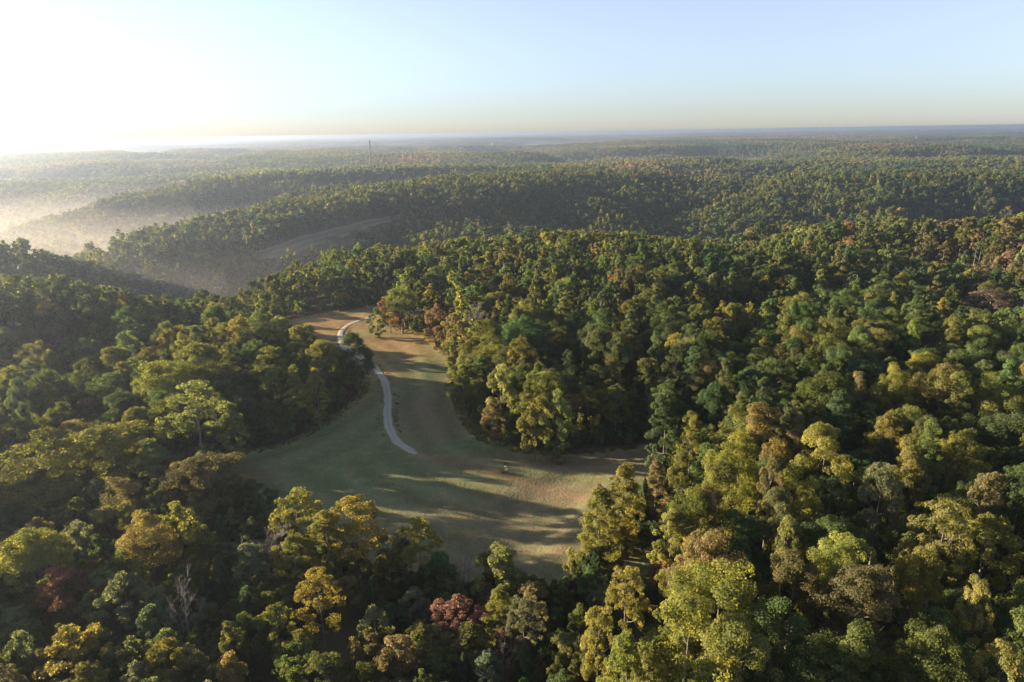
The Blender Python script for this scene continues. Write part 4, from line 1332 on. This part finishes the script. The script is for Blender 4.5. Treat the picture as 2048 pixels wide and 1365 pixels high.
# ------------------------------------------------------------------ grass tufts on the meadow
tuft_coll = bpy.data.collections.new('tuft_models')
gg = np.random.default_rng(1500)
for k_ in range(4):
    n_ = 26; ph = gg.uniform(0, 6.28, n_); rd = gg.uniform(0.02, 0.3, n_); hh = gg.uniform(0.12, 0.38, n_) * (1.25 - rd * 2)
    b0 = np.stack([np.cos(ph) * rd, np.sin(ph) * rd, np.full(n_, -0.05)], 1)
    tip = b0 + np.stack([np.cos(ph) * hh * .5, np.sin(ph) * hh * .5, hh], 1)
    sd2 = np.stack([-np.sin(ph), np.cos(ph), 0 * ph], 1) * 0.045
    v = np.stack([b0 - sd2, b0 + sd2, tip + sd2 * .3, tip - sd2 * .3], 1).reshape(-1, 3)
    o = MB(); o.add(v, np.arange(n_ * 4).reshape(-1, 4))
    tuft_coll.objects.link(bpy.data.objects.new(f'tuft_model_{k_}', o.mesh('tuft_model', [M_LEAF], {'leaf': np.repeat(np.column_stack([gg.random(n_), gg.random(n_) * .5, 0 * ph]), 4, 0)})))
bb0, bb1 = MEADOW.min(0), MEADOW.max(0)
px_ = gg.uniform(bb0[0], bb1[0], 90000); py_ = gg.uniform(bb0[1], bb1[1], 90000)
ed = edge_dist(px_, py_, MEADOW)
ok = (in_poly(px_, py_, MEADOW) | in_poly(px_, py_, LANE)) & (edge_dist(px_, py_, ROAD, False) > 1.9)
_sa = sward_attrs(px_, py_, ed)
ok &= gg.random(len(px_)) < 0.0 * _sa[:, 1] * (fbm(px_ / 4, py_ / 4, 111, 3) > 0.48) + 0.5 * (ed < 2.5)
px_, py_, ed = px_[ok], py_[ok], ed[ok]
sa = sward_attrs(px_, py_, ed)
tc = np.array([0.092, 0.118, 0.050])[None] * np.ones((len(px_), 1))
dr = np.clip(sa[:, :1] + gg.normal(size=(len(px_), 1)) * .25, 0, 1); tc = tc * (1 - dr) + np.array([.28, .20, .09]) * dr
rd = np.clip(sa[:, 1:2] * 1.1 + gg.normal(size=(len(px_), 1)) * .2 * (sa[:, 1:2] > .05), 0, 1); tc = tc * (1 - rd) + np.array([.14, .090, .055]) * rd
sc_ = gg.uniform(0.4, 0.95, len(px_)) * (1 + 0.8 * sa[:, 1]) * np.where(ed < 3, 1.8, 1.0)
instancer('meadow_grass', np.column_stack([px_, py_, T(px_, py_) + 0.14]), gg.integers(0, 4, len(px_)), np.column_stack([sc_, sc_, sc_]),
          gg.uniform(0, 6.28, len(px_)), tc, tuft_coll)

# taller tussocks of dry grass left by the mower, and weeds beside the drive
M_DRY = plain('dry_grass', (0.24, 0.18, 0.09), 0.95)


def tussock(name, px, py, size, label, n_=160, group=None):
    x, y = at_z(px, py, 0); z = float(T(np.array([x]), np.array([y]))[0])
    ph = gg.uniform(0, 6.28, n_); rd = np.sqrt(gg.random(n_)) * size * .45; hh = gg.uniform(.35, 1, n_) * size * (1 - 0.6 * rd / size)
    b0 = np.stack([np.cos(ph) * rd, np.sin(ph) * rd * .7, np.full(n_, -0.05)], 1)
    tip = b0 + np.stack([np.cos(ph) * hh * .45 + gg.normal(size=n_) * .1, np.sin(ph) * hh * .45, hh * .75], 1)
    sd2 = np.stack([-np.sin(ph), np.cos(ph), 0 * ph], 1) * 0.035 * size
    o = MB(); o.add(np.stack([b0 - sd2, b0 + sd2, tip + sd2 * .4, tip - sd2 * .4], 1).reshape(-1, 3), np.arange(n_ * 4).reshape(-1, 4))
    ob = link(name, o.mesh(name, [M_DRY])); ob.location = (x, y, z + 0.15)
    return tag(ob, label, 'grass clump', group)


tussock('grass_tussock', 1010, 930, 1.1, 'dry grass clump behind the white scrap in the open meadow')
tussock('grass_tussock', 1007, 948, 1.5, 'larger dry grass clump in front of the white scrap, casting a long shadow')
tussock('grass_tussock', 1118, 926, 2.0, 'broad dry grass mound near the reddish strip by the right forest edge', 300)
x, y = at_z(1011, 936, 0)
o = MB(); gg2 = np.random.default_rng(4)
xs, ys = np.meshgrid(np.linspace(-.22, .22, 9), np.linspace(-.2, .2, 7))
zz = 0.15 + 0.10 * (gg2.random(xs.shape) - .5) + 0.05 * np.cos(xs * 9)
ix = np.arange(63).reshape(7, 9)
o.add(np.stack([xs, ys, zz], -1), np.stack([ix[:-1, :-1], ix[:-1, 1:], ix[1:, 1:], ix[1:, :-1]], -1).reshape(-1, 4))
zb = zz * 0 + 0.0
o.add(np.stack([xs, ys, zz - 0.10], -1), np.stack([ix[:-1, :-1], ix[1:, :-1], ix[1:, 1:], ix[:-1, 1:]], -1).reshape(-1, 4))
ob = link('white_scrap', o.mesh('white_scrap', [plain('white_plastic', (0.78, 0.78, 0.80), 0.4, 0.05)])); ob.location = (x, y, float(T(np.array([x]), np.array([y]))[0]) + .1)
tag(ob, 'small crumpled white scrap lying on the open meadow between two grass clumps', 'scrap')

# weeds along the right side of the drive
wp, ws = [], []
for q in range(140):
    i = int(gg.integers(20, len(sN) - 30)); side = 1 if gg.random() < 0.75 else -1
    pr = rc[i] - rn[i] * (1.75 + abs(gg.normal()) * .6) * side
    wp.append((pr[0], pr[1], float(T(pr[:1], pr[1:])[0]) + .14)); s_ = gg.uniform(.7, 1.7); ws.append((s_, s_, s_))
instancer('roadside_weeds', wp, gg.integers(0, 4, len(wp)), ws, gg.uniform(0, 6.28, len(wp)), np.array([vary((.20, .145, .07), gg, .25) for _ in wp]), tuft_coll)

# ------------------------------------------------------------------ lattice tower on the ridge, masts far away
M_STEEL = plain('galvanised_steel', (0.14, 0.12, 0.12), 0.5, 0.1)
M_WHITE = plain('white_paint', (0.80, 0.80, 0.80), 0.5, 0.04)


def lattice_tower(px, py, dist, height, base_w, top_w, label, material, leg_r, nbay, name='lattice_tower'):
    x, y, _ = at_dist(px, py, dist)
    z = float(T(np.array([x]), np.array([y]))[0])
    root = link(name, None); root.location = (x, y, z); tag(root, label, 'tower')
    A = [R(90 + 120 * k_) for k_ in range(3)]
    wd = lambda t: (base_w * (1 - t) ** 1.25 + top_w * (1 - (1 - t) ** 1.25)) / math.sqrt(3)
    pt = lambda k_, t: np.array([math.cos(A[k_]) * wd(t), math.sin(A[k_]) * wd(t), t * height])
    for k_ in range(3):
        m = MB(); m.tube([pt(k_, t) for t in np.linspace(0, 1, 9)], np.linspace(leg_r, leg_r * .6, 9), 6); link('leg', m.mesh('leg', [material]), root)
    m = MB()
    for b in range(nbay):
        t0, t1 = b / nbay, (b + 1) / nbay
        for k_ in range(3):
            k2 = (k_ + 1) % 3
            m.tube([pt(k_, t0), pt(k2, t1)], leg_r * .45, 4); m.tube([pt(k2, t0), pt(k_, t1)], leg_r * .45, 4); m.tube([pt(k_, t1), pt(k2, t1)], leg_r * .5, 4)
    tag(link('bracing', m.mesh('bracing', [material]), root), kind='stuff')
    m = MB(); m.tube([(0, 0, height), (0, 0, height + 4)], leg_r * .5, 6); link('antenna', m.mesh('antenna', [material]), root)
    for k_ in range(2):
        m = MB(); m.tube([(0.7 - 1.4 * k_, 0, height - 3 - 4 * k_), (1.1 - 2.2 * k_, 0, height - 3 - 4 * k_)], [0.9, 0.5], 10); link('dish', m.mesh('dish', [M_WHITE]), root)
    return root


lattice_tower(743, 337, 1480, 78, 7.0, 1.6, 'tall dark lattice radio tower rising above the hazy ridge and skyline', M_STEEL, 0.5, 16)
lattice_tower(984, 276, 4200, 40, 4.0, 3.0, 'distant white mast just under the horizon right of the tall tower', M_WHITE, 0.6, 7, 'white_mast')
lattice_tower(1832, 274, 4000, 34, 4.0, 2.6, 'faint white mast on the far hills at the right of the picture', M_WHITE, 0.5, 7, 'white_mast')

# ------------------------------------------------------------------ sheds on the valley floor


def shed(px, py, L, W, H, rz, roofc, wallc, label):
    x, y = ground_at(px, py); z = float(T(np.array([x]), np.array([y]))[0])
    root = link('farm_shed', None); root.location = (x, y, z); root.rotation_euler = (0, 0, rz); tag(root, label, 'shed', 'sheds on the misty valley floor')
    m = MB(); m.box((0, 0, H / 2 - .3), (L, W, H + .6)); link('wall', m.mesh('wall', [plain('shed_wall', wallc, .8)]), root)
    rf = MB(); t = 0.12
    for s_ in (-1, 1):
        v = [(-L / 2 - .4, s_ * (W / 2 + .4), H - .15), (L / 2 + .4, s_ * (W / 2 + .4), H - .15), (L / 2 + .4, 0, H + W * .28), (-L / 2 - .4, 0, H + W * .28)]
        v2 = [(a, b, c + t) for a, b, c in v]
        rf.add(v + v2, [(0, 1, 2, 3), (4, 7, 6, 5), (0, 4, 5, 1), (1, 5, 6, 2), (3, 2, 6, 7), (0, 3, 7, 4)])
    for s_ in (-1, 1):
        rf.add([(s_ * L / 2, -W / 2, H), (s_ * L / 2, W / 2, H), (s_ * L / 2, 0, H + W * .26), (s_ * L / 2, -.02, H + W * .26)], [(0, 1, 2, 3)])
    link('roof', rf.mesh('roof', [plain('shed_roof', roofc, .35)]), root)
    m = MB(); m.box((0, -W / 2 - .03, 1.2), (2.4, .08, 2.4)); link('door', m.mesh('door', [plain('shed_door', (.22, .2, .18), .7)]), root)


shed(247, 569, 5, 3.5, 2.4, .3, (.40, .40, .42), (.3, .28, .25), 'small pale roofed shed on the misty valley floor, leftmost of three')
shed(281, 573, 7, 4.5, 2.6, -.4, (.32, .34, .38), (.3, .29, .27), 'wide grey roofed shed on the misty valley floor, nearest of three')
shed(289, 562, 5, 3.5, 2.4, .2, (.12, .26, .42), (.3, .3, .3), 'blue roofed shed on the misty valley floor, behind the grey one')

# ------------------------------------------------------------------ air: haze over everything, mist in the valleys


def air_box(name, x0, x1, y0, y1, z0, z1, material):
    m = MB(); m.box(((x0 + x1) / 2, (y0 + y1) / 2, (z0 + z1) / 2), (x1 - x0, y1 - y0, z1 - z0))
    return tag(link(name, m.mesh(name, [material])), kind='stuff')


HAZE, HG = 1.65e-4, 0.70
air_box('haze', -24500, 24500, -24500, 24500, -82, 76.2, air('haze', HAZE, (0.42, 0.50, 0.63), HG))


def mist_bank(name, P, z0, z1, material):
    P = np.asarray(P); n_ = len(P)
    import bmesh
    bm = bmesh.new()
    lo = [bm.verts.new((a, b, z0)) for a, b in P]; hi = [bm.verts.new((a, b, z1)) for a, b in P]
    bm.faces.new(lo[::-1]); bm.faces.new(hi)
    for k_ in range(n_):
        bm.faces.new((lo[k_], lo[(k_ + 1) % n_], hi[(k_ + 1) % n_], hi[k_]))
    bmesh.ops.recalc_face_normals(bm, faces=bm.faces)
    me = bpy.data.meshes.new(name); bm.to_mesh(me); bm.free(); me.materials.append(material)
    return tag(link(name, me), kind='stuff')


VALLEY = [(-1600, 250), (-330, 330), (-200, 470), (-110, 520), (-20, 640), (-40, 760), (-150, 850), (-250, 1050), (-500, 1350), (-1700, 1500)]
for i_, (z1, dn) in enumerate(((2, 0.6e-4), (-8, 1.2e-4), (-18, 2.4e-4), (-28, 3.8e-4), (-40, 6.5e-4))):
    P = VALLEY if z1 < 0 else [(-1600, 500), (-420, 500), (-150, 560)] + VALLEY[4:]
    P = [(x + (i_ - 3) * 110 if y > 500 and x > -300 else x, y + (i_ - 2) * 25 if y > 500 and x > -300 else y) for x, y in P]
    mist_bank('mist', P, -72 + z1 * .02, z1, air('mist', dn, (0.95, 0.89, 0.81), 0.34))
mist_bank('mist', [(-9000, 1600), (300, 1550), (1500, 1700), (1300, 6000), (-9000, 9000)], -71, -22, air('mist', 3.0e-4, (0.97, 0.96, 1.0), 0.5))
